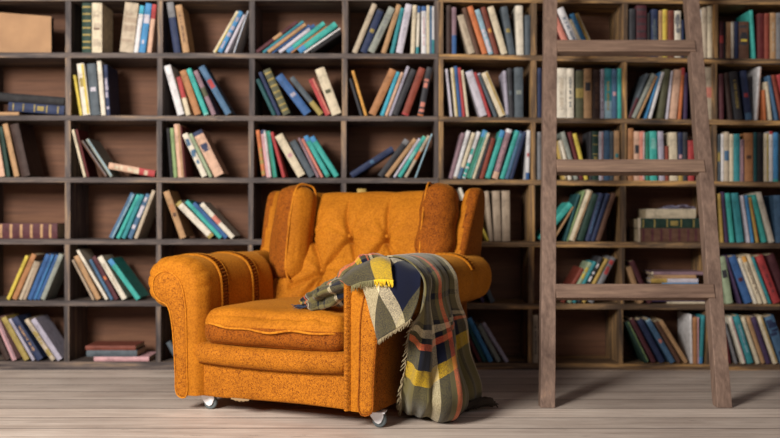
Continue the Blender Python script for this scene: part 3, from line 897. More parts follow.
# ------------------------------------------------------------------ armchair
RZ = radians(-24.2); CA, SA = cos(RZ), sin(RZ); WID = .842
P0 = Vector((-.8127, 3.45, 0))
def Wd(a, t, z): return Vector((P0.x+CA*a-SA*t, P0.y+SA*a+CA*t, z))
OA, OT = .421, .40
chair = empty('armchair', Wd(OA, OT, 0), RZ)
tag(chair, 'orange velvet armchair on small casters with rolled arms, wings and button tufted back', 'armchair')
def K(a, t, z): return Vector((a-OA, t-OT, z))
def velvet(name, base, dark, sc, worm, fac=1.0, bump=.5):
    m, nt, b = newmat(name, .78, .12); L = nt.links.new
    b.inputs['Sheen Weight'].default_value = .25; b.inputs['Sheen Roughness'].default_value = .4
    b.inputs['Sheen Tint'].default_value = (*lin((230, 170, 80)), 1)
    tc = N(nt, 'ShaderNodeTexCoord')
    n1 = N(nt, 'ShaderNodeTexNoise', i_Scale=sc, i_Detail=3, i_Roughness=.6, i_Distortion=worm); L(tc.outputs['Object'], n1.inputs['Vector'])
    r = ramp(nt, [(.40, lin(dark)), (.53, lin(base)), (.75, tuple(q*1.12 for q in lin(base)))]); L(n1.outputs['Fac'], r.inputs[0])
    n2 = N(nt, 'ShaderNodeTexNoise', i_Scale=6, i_Detail=6, i_Roughness=.6); L(tc.outputs['Object'], n2.inputs['Vector'])
    r2 = ramp(nt, [(.3, (.72, .67, .62)), (.65, (1.06, 1.06, 1.06))]); L(n2.outputs['Fac'], r2.inputs[0])
    mx = N(nt, 'ShaderNodeMixRGB', blend_type='MULTIPLY', i_Fac=.8); L(r.outputs[0], mx.inputs[1]); L(r2.outputs[0], mx.inputs[2])
    L(mx.outputs[0], b.inputs['Base Color'])
    bp = N(nt, 'ShaderNodeBump', i_Strength=bump, i_Distance=.003); L(n1.outputs['Fac'], bp.inputs['Height']); L(bp.outputs[0], b.inputs['Normal'])
    return m
vel = velvet('orange_velvet', (184, 114, 26), (160, 94, 18), 150, .8, bump=.15)
vtx = velvet('patterned_orange_velvet', (186, 114, 28), (122, 64, 16), 105, 2.6, bump=.6)
vdk = velvet('brushed_and_shaded_velvet', (156, 86, 20), (100, 48, 12), 105, 2.4, bump=.6)  # darker velvet: brushed boxing, plus shade painted on outer arm and wings
pip = velvet('piping_velvet', (200, 128, 34), (176, 102, 24), 80, .3, bump=.3)
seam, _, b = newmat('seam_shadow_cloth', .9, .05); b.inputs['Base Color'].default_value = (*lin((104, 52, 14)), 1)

def cushion(ca, ct, cz, sx, sy, sz, r, fn=None, n=(26, 26, 12)):
    """rounded box centred at (ca,ct,cz) in chair coordinates; fn(p, normal, q) may push a point"""
    bm = bmesh.new(); mb = MB()
    hx, hy, hz = sx/2, sy/2, sz/2; key = {}
    def pt(i, j, k):
        q = Vector((2*i/n[0]-1, 2*j/n[1]-1, 2*k/n[2]-1))
        p = Vector((q.x*hx, q.y*hy, q.z*hz)); rr = min(r, hx, hy, hz)
        # pack rings towards edges
        def wp(v, h):
            s = 1 if v >= 0 else -1; v = abs(v); u = min(1, v/h); return s*h*(1-(1-u)**1.35)
        p = Vector((wp(p.x, hx), wp(p.y, hy), wp(p.z, hz)))
        c = Vector((max(-hx+rr, min(hx-rr, p.x)), max(-hy+rr, min(hy-rr, p.y)), max(-hz+rr, min(hz-rr, p.z))))
        d = p-c; nn = d.normalized() if d.length > 1e-9 else Vector((0, 0, 1))
        p = c+nn*rr if d.length > 1e-9 else p
        if fn: p = fn(p, nn, q)
        return p
    def vid(i, j, k):
        if (i, j, k) not in key: key[(i, j, k)] = len(mb.v); mb.v.append(tuple(pt(i, j, k)))
        return key[(i, j, k)]
    for (A, B, C_) in ((0, 1, 2), (1, 2, 0), (2, 0, 1)):
        for side in (0, n[C_]):
            for i in range(n[A]):
                for j in range(n[B]):
                    def ix(a, b2):
                        o = [0, 0, 0]; o[A] = a; o[B] = b2; o[C_] = side; return vid(*o)
                    mb.face((ix(i, j), ix(i+1, j), ix(i+1, j+1), ix(i, j+1)))
    return mb, Vector((ca-OA, ct-OT, cz))
def shift(mb, off, M=None):
    mb.v = [tuple((M @ Vector(q) if M else Vector(q))+off) for q in mb.v]; return mb
# ---- body frame: hollow-looking plinth under the cushion
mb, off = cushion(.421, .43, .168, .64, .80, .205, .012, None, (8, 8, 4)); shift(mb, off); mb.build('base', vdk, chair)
# front apron and rounded rail
def sag(p, nn, q):
    p.z += .004*sin(q.x*4+1)*max(0, -q.y); p.y += -.006*(1-q.x**2)*max(0, -q.y); return p
mb, off = cushion(.4185, .035, .129, .645, .05, .138, .012, sag, (40, 8, 12)); shift(mb, off); mb.build('front_apron', vtx, chair)
def rsag(p, nn, q):
    p.z += -.008*(1-q.x**2)+.006*q.x**4; p.y += -.008*(1-q.x**2); p.z += .002*noise.noise(Vector((p.x*12, p.z*30, 2))); return p
mb, off = cushion(.413, .02, .226, .655, .10, .078, .036, rsag, (44, 14, 14)); shift(mb, off); mb.build('front_rail', vtx, chair)
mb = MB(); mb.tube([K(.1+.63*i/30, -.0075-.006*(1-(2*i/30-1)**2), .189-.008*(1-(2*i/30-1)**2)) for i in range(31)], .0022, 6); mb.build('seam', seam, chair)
# ---- seat cushion
def puff(p, nn, q):
    e = (1-abs(q.x)**4)*(1-abs(q.y)**4)
    if nn.z > .3 or q.z > .9: p.z += .022*e
    if q.y < 0: p.y -= .014*(1-q.x**2)*(1-abs(q.z)**2)
    p += nn*.006*noise.noise(Vector((p.x*6, p.y*6, p.z*9)))
    # pulled wrinkles near the right front corner
    if q.y < -.7 and q.x > .1:
        s = p.x*70+p.z*40; p += nn*.0028*sin(s)*min(1, (q.x-.1)*2)*(.4+.6*abs(noise.noise(Vector((p.x*20, 3, p.z*20)))))
    if q.z > .6: p.z += .0035*sin(p.x*52+sin(p.y*9)*2)*max(0, q.x+.35)*max(0, -q.y+.2)
    return p
mb, off = cushion(.4205, .262, .319, .604, .575, .126, .045, puff, (60, 40, 20)); shift(mb, off)
# underside and boxing in the patterned cloth, top in plain velvet
me_off = []
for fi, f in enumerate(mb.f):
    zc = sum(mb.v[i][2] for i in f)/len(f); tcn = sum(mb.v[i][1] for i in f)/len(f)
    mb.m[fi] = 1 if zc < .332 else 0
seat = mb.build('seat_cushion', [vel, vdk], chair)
def pz(u): return .334+.005*sin(u*9+.6)-.010*u+.004*sin(u*21)
loop = [K(.124+.594*u, -.036-.013*(1-(2*u-1)**2)+.055*(abs(2*u-1)**14), pz(u)) for u in [i/50 for i in range(51)]]
mb = MB(); mb.tube(loop, .0045, 8); mb.build('piping', pip, seat)
# ---- arms
prof0 = [(.008, .055), (.004, .13), (-.002, .22), (-.012, .32), (-.028, .372), (-.075, .386), (-.128, .415), (-.15, .47), (-.143, .53), (-.105, .572), (-.04, .588), (.03, .582), (.082, .558), (.112, .51), (.12, .44), (.12, .34), (.12, .2), (.12, .055)]
pc = catmull([Vector((a, z, 0)) for a, z in prof0], 8)
pc = resample(pc, 150)
def pnorm(i):
    a = pc[max(0, i-1)]; b2 = pc[min(len(pc)-1, i+1)]; d = (b2-a).normalized(); return Vector((-d.y, d.x, 0))
PN = [pnorm(i) for i in range(len(pc))]
def make_arm(mirror):
    def A(a): return WID-a if mirror else a
    mb = MB(); rows = []
    st = [(-.020, .046), (-.018, .036), (-.012, .024), (-.004, .014), (.006, .007), (.018, .002), (.032, -.001), (.046, -.001), (.058, 0)]
    t = .07
    while t < .80: st.append((t, 0)); t += .0125
    st += [(.815, .001), (.835, .006), (.85, .016), (.858, .03), (.86, .05)]
    for t, ins in st:
        row = []
        for i, q in enumerate(pc):
            s = i/(len(pc)-1); roll = 1 if .28 < s < .72 else 0
            wgt = max(0, min(1, (s-.24)/.06))*max(0, min(1, (.74-s)/.06))
            d = -ins
            if t < .05: d -= .010*wgt*(1-abs(sin(s*2*pi*11)))**2.2*min(1, (.055-t)/.03)
            if 0.06 < t < .76: d += .0025*noise.noise(Vector((q.x*10, q.y*10, t*8)))
            # soft dips where the ruffled bands pull the cloth in
            for tb in ((.14, .36) if not mirror else (.36, .60)):
                d -= .006*exp(-((t-tb)/.028)**2)*max(0, min(1, (s-.3)/.1))
            inn = PN[i]
            lim = 1.0 if ins < .02 else .8
            p = q+inn*d*lim
            if p.x > -.02 and p.y > .36 and t > .50: p.x -= (p.x+.02)*.70*min(1, (t-.50)/.07)*min(1, (p.y-.36)/.05)
            zz = max(.062, p.y)
            row.append(K(A(p.x), t, zz))
        rows.append(row)
    mb.grid(rows, 0, close_u=True, caps=True)
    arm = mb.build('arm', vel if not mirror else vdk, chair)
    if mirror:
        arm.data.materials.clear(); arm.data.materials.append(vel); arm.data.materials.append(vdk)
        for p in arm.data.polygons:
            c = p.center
            if c.x > .83-OA and c.z < .40: p.material_index = 1  # outer side of the right arm darkened, its shade put into the cloth colour
    # front panel
    fp = [(0.012, .066), (.006, .14), (-.0, .24), (-.010, .33), (-.030, .398), (-.074, .420), (-.098, .452), (-.098, .492), (-.074, .520), (-.038, .528), (-.002, .516), (.026, .486), (.042, .44), (.052, .36), (.055, .2), (.056, .066)]
    c = catmull([Vector((a, z, 0)) for a, z in fp], 5, True); c = resample(c, 80, True)
    cen = Vector((.012, .3, 0)); mb = MB()
    def ring(k, t): 
        out = []
        for i, q in enumerate(c):
            d = (c[(i+1) % 80]-c[i-1]).normalized(); nn = Vector((d.y, -d.x, 0))
            # inward normal
            if nn.dot(Vector((q.x*.25+.0, .0, 0))-q) < 0 and False: nn = -nn
            out.append((q, nn))
        return [K(A(q.x+nn.x*k), t, q.y+nn.y*k) for q, nn in out]
    area2 = sum(c[i].x*c[(i+1) % 80].y-c[(i+1) % 80].x*c[i].y for i in range(80)); sgn = -1 if area2 > 0 else 1
    rows = [ring(0, -.006), ring(0, -.020), ring(sgn*.004, -.0245), ring(sgn*.012, -.027)]
    mb.grid(rows, 0, close_u=True)
    b0 = len(mb.v)-80; mb.face([b0+i for i in range(80)])
    fpn = mb.build('front_panel', vtx, arm)
    mb = MB(); mb.tube(ring(-sgn*.002, -.0225), .003, 7, closed=True); mb.build('piping', pip if not mirror else vdk, fpn)
    # ruffled bands over the arm
    for tb in ((.14, .36) if not mirror else (.36, .60)):
        mb = MB(); rows = []; i0, i1 = 62, (128 if tb < .5 else 98)
        M_ = 5
        for k in range((i1-i0)*M_+1):
            s = i0+k/M_; ia = int(s); fr = s-ia; ib = min(ia+1, len(pc)-1)
            q = pc[ia].lerp(pc[ib], fr); nn = PN[ia].lerp(PN[ib], fr); row = []
            for j in range(15):
                v = j/14*2-1; tt = tb+v*.026+.0015*sin(k*.35)*(1-abs(v))
                ridge = .004*exp(-((abs(v)-.84)/.12)**2)
                ruf = .0075*max(0, 1-abs(v)*1.2)*(sin(k*.85+v*1.6+.7*sin(k*.13))-.3)
                fl = .002-.010*max(0, abs(v)-.9)*5
                row.append(K(A(q.x+nn.x*(fl+ridge+ruf)), tt, q.y+nn.y*(fl+ridge+ruf)))
            rows.append(row)
        mb.grid(rows)
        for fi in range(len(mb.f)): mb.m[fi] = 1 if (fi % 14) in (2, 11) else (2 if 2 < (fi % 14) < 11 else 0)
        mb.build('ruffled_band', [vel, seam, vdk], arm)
    return arm
arm_l = make_arm(False); arm_r = make_arm(True)
# gathered strip on the inner front edge of the right arm
mb = MB(); rows = []
for k in range(160):
    z = .064+.455*k/159; row = []
    for j in range(13):
        u = j/12; th_ = pi*u
        g = .0022*sin(k*1.15+u*2.2+.8*sin(k*.21))
        row.append(K(.7215+.030*u, -.012-(.016+g)*sin(th_)-.004, z))
    rows.append(row)
mb.grid(rows); mb.build('gathered_strip', vtx, arm_r)
# ---- back: tufted inside, plain outside
bp_ = [(.51, .30), (.52, .36), (.545, .44), (.60, .54), (.655, .65), (.705, .76), (.735, .815), (.765, .848), (.80, .858), (.845, .85), (.878, .80), (.888, .6), (.89, .3), (.89, .057)]
bc_ = resample(catmull([Vector((t, z, 0)) for t, z in bp_], 12), 190)
BTN = [(0.207, .663), (0.395, .656), (0.573, .657), (0.300, .509), (0.485, .509), (0.660, .50), (0.115, .50)]
CR = [((0.207, .663), (0.300, .509)), ((0.300, .509), (0.395, .656)), ((0.395, .656), (0.485, .509)), ((0.485, .509), (0.573, .657)), ((0.573, .657), (0.660, .5)),
      ((0.395, .656), (0.365, .75)), ((0.365, .75), (0.362, .845)), ((0.573, .657), (0.558, .75)), ((0.558, .75), (0.560, .845)), ((0.207, .663), (0.198, .845)), ((0.207, .663), (0.115, .5)),
      ((0.300, .509), (0.170, .44)), ((0.300, .509), (0.220, .36)), ((0.300, .509), (0.315, .35)), ((0.485, .509), (0.485, .35)), ((0.660, .5), (0.670, .35))]
def segd(p, a, b2):
    ax, az = a; bx, bz = b2; vx, vz = bx-ax, bz-az; u = ((p[0]-ax)*vx+(p[1]-az)*vz)/(vx*vx+vz*vz); u = max(0, min(1, u))
    return sqrt((p[0]-ax-u*vx)**2+(p[1]-az-u*vz)**2), u
mb = MB(); rows = []; NA = 150
for i, q in enumerate(bc_):
    d = (bc_[min(i+1, 189)]-bc_[max(0, i-1)]).normalized(); nn = Vector((-d.y, d.x, 0)); row = []
    front = 1 if i < 110 else max(0, 1-(i-110)/12)
    top = 1/(1+exp((q.y-.80)/.014)) if i < 120 else 0
    for j in range(NA+1):
        a = .075+.70*j/NA
        disp = .012*top*(.4*sin(a*19+1)+.0)*0
        if front > 0:
            wx = a+.008*noise.noise(Vector((a*9, q.y*9, 1))); wz = q.y+.008*noise.noise(Vector((a*9, q.y*9, 9)))
            md = min(segd((wx, wz), *c)[0] for c in CR); mbn = min(sqrt((a-b2[0])**2+(q.y-b2[1])**2) for b2 in BTN)
            h = .026*(1-exp(-md/.05))-.034*exp(-(md/.008)**2)*exp(-mbn/.14)-.034*exp(-(mbn/.018)**2)
            # fine gathers running into the buttons
            for bx, bz in BTN:
                rr = sqrt((a-bx)**2+(q.y-bz)**2); an = atan2(q.y-bz, a-bx)
                h += .0045*sin(an*9+bx*30)*exp(-((rr-.055)/.045)**2)
            h += .002*noise.noise(Vector((a*22, q.y*16, 4)))
            disp += (h*(.25+.75*top)-.012)*front
        if a < .10 or a > .75: disp -= .02*((.10-a)/.025 if a < .10 else (a-.75)/.025)**2
        row.append(K(a, q.x+nn.x*disp, q.y+nn.y*disp))
    rows.append(row)
mb.grid(rows, 0, caps=False)
# close the ends and the inside
b0 = 0; W_ = NA+1
for j in (0, NA): mb.face([i*W_+j for i in range(190)])
mb.face([0*W_+0, 0*W_+NA, 189*W_+NA, 189*W_+0])
back = mb.build('backrest', vel, chair)
def backpt(a, z, out=0):
    k = min(range(110), key=lambda i: abs(bc_[i].y-z)); q = bc_[k]; return K(a, q.x-out, q.y)
for a, z in BTN[:6]:
    c = backpt(a, z, -.022); mb = MB(); rows = []
    for i in range(6):
        ph = pi/2*i/5; rows.append([c+Vector((cos(2*pi*j/14)*.0085*cos(ph), -.006*sin(ph)-.004, sin(2*pi*j/14)*.0085*cos(ph))) for j in range(14)])
    mb.grid(rows, 0, close_u=True, caps=True); mb.build('button', vel, back)
# outer back shell
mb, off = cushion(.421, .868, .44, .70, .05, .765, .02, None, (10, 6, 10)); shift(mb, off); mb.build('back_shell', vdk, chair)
# ---- wings (outer slabs)
def make_wing(mirror):
    A = (lambda a: WID-a) if mirror else (lambda a: a)
    pr = [(.655, .575), (.675, .62), (.71, .72), (.745, .80), (.775, .848), (.82, .862), (.865, .845), (.888, .78), (.893, .66), (.893, .58), (.88, .55), (.80, .54), (.70, .54)]
    c = resample(catmull([Vector((t, z, 0)) for t, z in pr], 6, True), 90, True)
    cen = Vector((.79, .68, 0)); a0, a1 = ((-.100, -.030) if mirror else (-.075, -.005)); mb = MB(); rows = []
    for k in range(13):
        ph = pi*k/12; aa = (a0+a1)/2-(a1-a0)/2*cos(ph); ins = .026*(1-sin(ph))**1.5
        row = []
        for i, q in enumerate(c):
            d = (c[(i+1) % 90]-c[i-1]).normalized(); nn = Vector((d.y, -d.x, 0))
            if nn.dot(cen-q) < 0: nn = -nn
            p = q+nn*ins; row.append(K(A(aa-.10*(p.y-.74)), p.x, p.y))
        rows.append(row)
    mb.grid(rows, 0, close_u=True, caps=True)
    # outward block joining wing and back
    mats = [vel, vdk]
    o = mb.build('wing', mats, chair)
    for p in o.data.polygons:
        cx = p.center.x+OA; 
        if (mirror and cx > WID+.065) or (not mirror and cx < -.04): p.material_index = 1  # outer wing faces take the darker velvet as painted shade
    return o
make_wing(False); make_wing(True)
# filler between wing and back so that the wing is carried by the frame
for mir in (0, 1):
    mb, off = cushion(.05 if not mir else WID-.05, .845, .46, .15, .07, .70, .02, None, (8, 6, 10)); shift(mb, off); mb.build('wing_frame', vdk, chair)
# ---- bolsters (upright wing cushions)
def make_bolster(mirror):
    s = -1 if mirror else 1
    ca = .128 if not mirror else WID-.046
    sx, sy, sz = (.150, .135, .445) if not mirror else (.122, .17, .445)
    def fn(p, nn, q):
        p = p+nn*.012*(1-abs(q.z)**3)
        # pinched seam where piping runs: keep edges a bit proud
        p += nn*.004*noise.noise(Vector((p.x*9, p.y*9, p.z*7+s)))
        if q.y < -.3 or mirror:
            w_ = .007 if mirror else .005
            p += nn*w_*sin(p.z*(52 if mirror else 20)+p.x*(40*s if mirror else 75)+2.2*noise.noise(Vector((p.x*6, 2, p.z*6))))*max(0, noise.noise(Vector((p.z*9, p.x*14, 7+s)))+.45)
        # belly at the foot, rounder head
        p.y += -.010*sin((q.z*.5+.5)*pi)
        p.x *= 1+.08*cos(q.z*1.6)
        return p
    mb, _ = cushion(0, 0, 0, sx, sy, sz, .062, fn, (24, 24, 56))
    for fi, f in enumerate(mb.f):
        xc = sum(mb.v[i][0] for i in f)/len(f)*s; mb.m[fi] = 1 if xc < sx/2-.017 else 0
    M = Matrix.Rotation(radians(-13), 4, 'X') @ Matrix.Rotation(radians(-25 if not mirror else 8), 4, 'Z')
    off = Vector((ca-OA, (.655 if not mirror else .70)-OT, .662))
    shift(mb, off, M)
    o = mb.build('bolster', [vel if not mirror else vdk, vdk], chair)
    pts = []
    for i in range(90):
        u = 2*pi*i/90; cz, cy = sin(u), cos(u)
        z = (sz/2-.004)*(abs(cz)**.48)*(1 if cz > 0 else -1); y = (sy/2-.004)*(abs(cy)**.48)*(1 if cy > 0 else -1)
        zz = max(-1, min(1, z/(sz/2)))
        x = s*(sx/2-.015)*(1+.08*cos(zz*1.6)); y -= .010*sin((zz*.5+.5)*pi)
        pts.append(M @ Vector((x, y, z))+off)
    mb = MB(); mb.tube(pts, .0048, 7, closed=True); mb.build('piping', pip, o)
make_bolster(False); make_bolster(True)
# scrap of lining hanging under the apron
lining, _, b = newmat('torn_lining_cloth', .9, .1); b.inputs['Base Color'].default_value = (*lin((150, 124, 92)), 1)
mb = MB(); r1 = [K(.24+.08*i/14, .004, .064) for i in range(15)]; r2 = [K(.24+.08*i/14, .0, .060-.006*sin(pi*i/14)*(1+.5*sin(i*2.1))) for i in range(15)]
mb.grid([r1, r2, [q+Vector((0, .002, 0)) for q in r2], [q+Vector((0, .002, 0)) for q in r1]], close_v=True); mb.build('torn_lining', lining, chair)
# ---- casters
white_metal, _, b = newmat('white_caster_metal', .4, .5); b.inputs['Base Color'].default_value = (*lin((235, 235, 238)), 1)
grey_rubber, _, b = newmat('grey_caster_rubber', .5, .4); b.inputs['Base Color'].default_value = (*lin((96, 106, 110)), 1)
steel, _, b = newmat('caster_steel', .35, .5); b.inputs['Base Color'].default_value = (*lin((150, 150, 152)), 1); b.inputs['Metallic'].default_value = .8
for (a, t, rot) in ((.105, .06, 20), (.825, .05, 14), (.10, .76, -10), (.74, .76, 15)):
    M = Matrix.Translation(K(a, t, 0)) @ Matrix.Rotation(radians(rot), 4, 'Z')
    mb = MB(); mb.box(-.026, .026, -.026, .026, .0525, .057, 0, M)
    rows = []
    for z, r0 in ((.057, .016), (.05, .019), (.046, .019), (.044, .012)): rows.append([M @ Vector((cos(2*pi*j/18)*r0-.004, sin(2*pi*j/18)*r0, z)) for j in range(18)])
    mb.grid(rows, 0, close_u=True, caps=True)
    for sy_ in (-1, 1):
        y0, y1 = sy_*.0135, sy_*.0185
        prf = [(-.030, .054), (.020, .054), (.020, .040), (.012, .020), (.002, .014), (-.010, .020), (-.028, .044)]
        rows = [[M @ Vector((x, y, z)) for x, z in prf] for y in (y0, y1)]; mb.grid(rows, 0, close_u=True, caps=True)
    cs = mb.build('caster', white_metal, chair, smooth=False, bevel=.0008)
    mb = MB(); rows = []
    for y, r0 in ((-.011, .014), (-.0112, .020), (-.008, .0245), (0, .0255), (.008, .0245), (.0112, .020), (.011, .014)):
        rows.append([M @ Vector((.004+cos(2*pi*j/28)*r0, y, .0257+sin(2*pi*j/28)*r0)) for j in range(28)])
    mb.grid(rows, 0, close_u=True, caps=True); mb.build('wheel', grey_rubber, cs)
    mb = MB(); mb.tube([M @ Vector((.004, -.018, .0257)), M @ Vector((.004, .018, .0257))], .004, 10); mb.build('axle', steel, cs)

# ------------------------------------------------------------------ plaid blanket
def plaid_mat():
    m, nt, b = newmat('plaid_wool', .9, .08); L = nt.links.new
    b.inputs['Sheen Weight'].default_value = .2
    uv = N(nt, 'ShaderNodeUVMap'); sp = N(nt, 'ShaderNodeSeparateXYZ'); L(uv.outputs[0], sp.inputs[0])
    OL = lin((100, 92, 58)); CHA = lin((30, 31, 35)); NV = lin((20, 24, 44)); CRM = lin((204, 190, 156)); ORG = lin((232, 110, 70)); YEL = lin((204, 164, 24)); GR = lin((112, 114, 104))
    wu = ramp(nt, [(0, OL), (.10, CHA), (.20, OL), (.27, CRM), (.31, NV), (.36, OL), (.405, ORG), (.455, OL), (.74, CHA), (.775, OL), (.83, CHA), (.86, OL), (.94, CRM)], 'CONSTANT')
    wv = ramp(nt, [(0, OL), (.08, NV), (.17, CRM), (.20, OL), (.33, CHA), (.355, OL), (.43, CHA), (.455, OL), (.575, CHA), (.60, CRM), (.63, CHA), (.65, ORG), (.675, NV), (.745, YEL), (.80, OL)], 'CONSTANT')
    L(sp.outputs['X'], wu.inputs[0]); L(sp.outputs['Y'], wv.inputs[0])
    tcb = N(nt, 'ShaderNodeTexCoord'); mp = N(nt, 'ShaderNodeMapping'); mp.inputs['Rotation'].default_value = (0, .6, .785); mp.inputs['Scale'].default_value = (260, 90, 260); L(tcb.outputs['Object'], mp.inputs[0])
    ck = N(nt, 'ShaderNodeTexNoise', i_Scale=1.6, i_Detail=2); L(mp.outputs[0], ck.inputs['Vector'])
    rr = ramp(nt, [(.38, (.2,)*3), (.62, (.8,)*3)]); L(ck.outputs['Fac'], rr.inputs[0])
    mx = N(nt, 'ShaderNodeMixRGB'); L(rr.outputs[0], mx.inputs[0]); L(wu.outputs[0], mx.inputs[1]); L(wv.outputs[0], mx.inputs[2])
    L(mx.outputs[0], b.inputs['Base Color'])
    bp = N(nt, 'ShaderNodeBump', i_Strength=.4, i_Distance=.002); L(ck.outputs['Fac'], bp.inputs['Height']); L(bp.outputs[0], b.inputs['Normal'])
    return m
plaid = plaid_mat()
blk = empty('blanket', Wd(.95, .30, 0)); tag(blk, 'olive plaid wool blanket with fringe draped over the right arm of the armchair', 'blanket')
bo = blk.location
def surf(name, ctrl, nu, nv, uvf, disp=None, parent=blk, thick=.005):
    """ctrl: rows of world points; catmull interpolated both ways"""
    rows = [resample(catmull(r_, 8), nu) for r_ in ctrl]
    cols = [catmull([rows[i][j] for i in range(len(rows))], 8) for j in range(nu)]
    cols = [resample(c_, nv) for c_ in cols]
    mb = MB(); G = [[cols[j][i] for j in range(nu)] for i in range(nv)]
    H = []
    for i in range(nv):
        row = []
        for j in range(nu):
            du = G[i][min(j+1, nu-1)]-G[i][max(j-1, 0)]; dv = G[min(i+1, nv-1)][j]-G[max(i-1, 0)][j]
            nn = du.cross(dv); nn = nn.normalized() if nn.length > 1e-9 else Vector((0, -1, 0))
            u, v = j/(nu-1), i/(nv-1)
            p = G[i][j].copy()
            if disp: p = p+nn*disp(u, v)
            if p.z < .006: p.z = .006
            row.append(p)
        H.append(row)
    mb.grid([[p-bo for p in r_] for r_ in H])
    o = mb.build(name, plaid, parent)
    ul = o.data.uv_layers.new(name='UVMap')
    for lp in o.data.loops:
        i, j = divmod(lp.vertex_index, nu); ul.data[lp.index].uv = uvf(j/(nu-1), i/(nv-1))
    sd = o.modifiers.new('thick', 'SOLIDIFY'); sd.thickness = thick; sd.offset = 0
    return o, H
def fringe(name, pts, dirs, col, parent, ln=.028, r0=.0016, seed=1):
    rn = random.Random(seed); mb = MB()
    for p, d in zip(pts, dirs):
        q = p.copy(); path = [q-bo]; L_ = ln*rn.uniform(.6, 1.25); dd = d.copy()
        for k in range(4):
            dd = (dd+Vector((rn.uniform(-.35, .35), rn.uniform(-.35, .35), rn.uniform(-.35, .15)))).normalized(); q = q+dd*L_/4
            if q.z < .004: q.z = .004
            path.append(q-bo)
        mb.tube(path, [r0, r0*1.1, r0, r0*.8, r0*.5], 5)
    return mb.build(name, col, parent)
fm = {}
def fmat(n_, c):
    if n_ not in fm:
        m, nt, b = newmat(n_, .9, .05); b.inputs['Base Color'].default_value = (*lin(c), 1); fm[n_] = m
    return fm[n_]
ycol = fmat('yellow_fringe_wool', (220, 184, 50)); ccol = fmat('cream_fringe_wool', (150, 136, 108)); ocol = fmat('olive_fringe_wool', (120, 114, 82)); ncol = fmat('navy_fringe_wool', (60, 66, 84))
# main drape over the arm down to the floor
def trow(a, z, t0, t1, n=6): return [Wd(a, t0+(t1-t0)*k/(n-1), z) for k in range(n)]
C = [trow(.775, .580, .08, .27), trow(.86, .600, .05, .30), trow(.955, .588, -.01, .31), trow(1.022, .53, -.03, .28), trow(1.025, .45, -.04, .30),
     [P(*q) for q in ((411, 330, 3.14), (424, 332, 3.12), (436, 330, 3.18), (447, 327, 3.28), (456, 323, 3.40), (462, 319, 3.50))],
     [P(*q) for q in ((407, 362, 3.14), (420, 368, 3.10), (435, 368, 3.15), (449, 364, 3.26), (460, 358, 3.39), (468, 351, 3.53))],
     [P(*q) for q in ((400, 395, 3.18), (414, 402, 3.12), (433, 405, 3.09), (453, 400, 3.18), (470, 392, 3.32), (479, 383, 3.50))],
     [P(*q) for q in ((400, 412, 3.30), (413, 419, 3.24), (431, 422, 3.20), (451, 418, 3.26), (468, 408, 3.40), (478, 400, 3.56))],
     [Vector((x, y, .008)) for x, y in ((.06, 3.42), (.10, 3.36), (.16, 3.33), (.22, 3.38), (.27, 3.48), (.30, 3.60))]]
def cdisp(u, v):
    g = min(1, max(0, (v-.12)*1.6))
    lo_ = 1-.55*max(0, min(1, (v-.6)/.3))
    d = .026*g*lo_*sin(u*2*pi*1.7+1.9+1.3*v)+.014*g*lo_*sin(u*2*pi*3.9+2+v*3.2)+.005*g*sin(u*2*pi*8+v*5)
    d += .016*g*noise.noise(Vector((u*3.5, v*4, 3)))
    if v > .85: d *= 1-(v-.85)*4
    return d*(-1)
main, HC = surf('drape', C, 110, 150, lambda u, v: (u, min(.999, v*1.06+.085)), cdisp)
# front flap hanging in front of the arm
B_ = [[P(*q) for q in ((366, 262, 3.26), (382, 259, 3.22), (398, 258, 3.18), (422, 262, 3.16))],
      [P(*q) for q in ((357, 271, 3.14), (374, 266, 3.10), (394, 265, 3.06), (421, 271, 3.04))],
      [P(*q) for q in ((362, 288, 3.085), (376, 288, 3.05), (395, 289, 3.01), (420, 291, 3.02))],
      [P(*q) for q in ((369, 312, 3.085), (381, 314, 3.045), (397, 310, 3.005), (417, 304, 3.01))],
      [P(*q) for q in ((377, 341, 3.085), (386, 335, 3.045), (397, 328, 3.005), (411, 319, 2.99))]]
flap, HB = surf('front_flap', B_, 60, 70, lambda u, v: (.235+.16*(.5*u+.5*v), .03+.27*(.55*(1-u)+.45*v)), lambda u, v: .005*sin(u*7+v*3)+.003*noise.noise(Vector((u*4, v*4, 1))))
bot = HB[-1]; fringe('fringe', [bot[i] for i in range(0, 60)], [Vector((.1, 0, -1))]*60, ncol if False else ccol, flap, .016, .0013, 3)
# folded layer on top, ending in a yellow fringe
D_ = [[P(*q) for q in ((342, 282, 3.27), (357, 268, 3.27), (374, 258.5, 3.24), (388, 260, 3.16))],
      [P(*q) for q in ((343, 283, 3.12), (359, 268, 3.095), (377, 262, 3.065), (391, 265, 3.035))],
      [P(*q) for q in ((353, 285, 3.09), (364, 281, 3.06), (379, 280, 3.03), (393, 280, 3.00))]]
def uvD(u, v): return (.43+.1*v, .50+.285*u) if True else (u, v)
fold, HD = surf('folded_edge', D_, 60, 40, lambda u, v: (.37+.03*v, .675+.115*u), lambda u, v: -.006*sin(u*8+v*2)-.004)
lowp = HD[-1]; fringe('yellow_fringe', [lowp[i] for i in range(34, 60)], [Vector((.15, -.2, -1))]*26, ycol, fold, .026, .002, 5)
fringe('olive_fringe', [lowp[i] for i in range(0, 34)], [Vector((0, -.2, -1))]*34, ocol, fold, .022, .0018, 6)
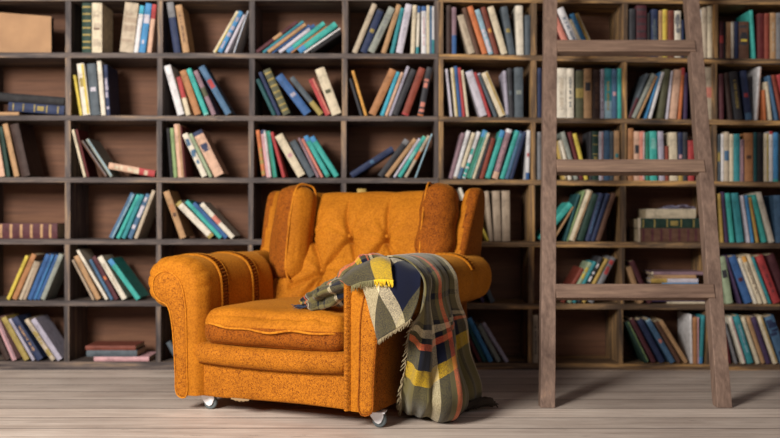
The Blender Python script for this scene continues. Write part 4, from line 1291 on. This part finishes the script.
# bunched tail running down the inside of the arm onto the seat
path = [Wd(.84, .26, .54), Wd(.775, .18, .545), Wd(.715, .125, .525), Wd(.672, .09, .485), Wd(.63, .08, .462), Wd(.58, .08, .440), Wd(.53, .08, .43), Wd(.505, .08, .42)]
pc2 = resample(catmull(path, 8), 90); mb = MB(); rows = []; rad = [.03, .048, .056, .058, .055, .050, .042, .014]
uvs = []
for i, p in enumerate(pc2):
    t = (pc2[min(i+1, 89)]-pc2[max(0, i-1)]).normalized(); side = t.cross(Vector((0, 0, 1))).normalized(); up = side.cross(t)
    x = i/89*(len(rad)-1); k = min(int(x), len(rad)-2); r0 = rad[k]*(1-(x-k))+rad[k+1]*(x-k); row = []
    for j in range(44):
        an = 2*pi*j/44; rr = r0*(1+.17*sin(an*4+i*.05)+.11*sin(an*7-i*.11)+.42*noise.noise(Vector((cos(an)*2.2, sin(an)*2.2, i*.14))))
        q = p+side*cos(an)*rr*1.45+up*sin(an)*rr*.86
        row.append(q-bo)
    rows.append(row)
mb.grid(rows, 0, close_u=True, caps=True); tail = mb.build('seat_tail', plaid, blk)
ul = tail.data.uv_layers.new(name='UVMap')
for lp in tail.data.loops:
    i, j = divmod(lp.vertex_index, 44); jj = j/44; ul.data[lp.index].uv = (abs(2*jj-1)*.9, (.08+1.7*i/89) % 1)
tp = [Wd(.50+random.uniform(0, .04), .05+random.uniform(0, .07), .412) for _ in range(26)]
fringe('tail_fringe', tp, [Vector((-1, -.3, -.05))]*26, ncol, tail, .03, .0018, 8)
# fringed edge on the left of the drape and at the floor
ed = [HC[i][0] for i in range(66, 138)]; fringe('side_fringe', ed, [Vector((-.6, -.3, -.8))]*len(ed), ccol, main, .028, .0019, 9)
# twisted fringe trail on the floor
pt = resample(catmull([Vector(q) for q in ((.20, 3.36, .02), (.26, 3.39, .022), (.31, 3.42, .026), (.36, 3.44, .032), (.405, 3.45, .024))], 6), 40); mb = MB(); rows = []
for i, p in enumerate(pt):
    r0 = .020*(1+.3*noise.noise(Vector((i*.2, 0, 0)))) if i < 38 else .008
    r0 = min(r0, p.z-.003)
    rows.append([p-bo+Vector((0, cos(2*pi*j/20), sin(2*pi*j/20)*.8))*r0*(1+.25*sin(j*1.9+i*.6)) for j in range(20)])
mb.grid(rows, 0, close_u=True, caps=True); ft = mb.build('floor_tassel', fmat('dark_fringe_wool', (66, 58, 50)), blk)
tp = [p for p in pt[8:] for _ in range(3)]; fringe('tassel_fringe', tp, [Vector((.5, -.5, -.2))]*len(tp), fmat('dark_fringe_wool', (66, 58, 50)), ft, .025, .0018, 12)
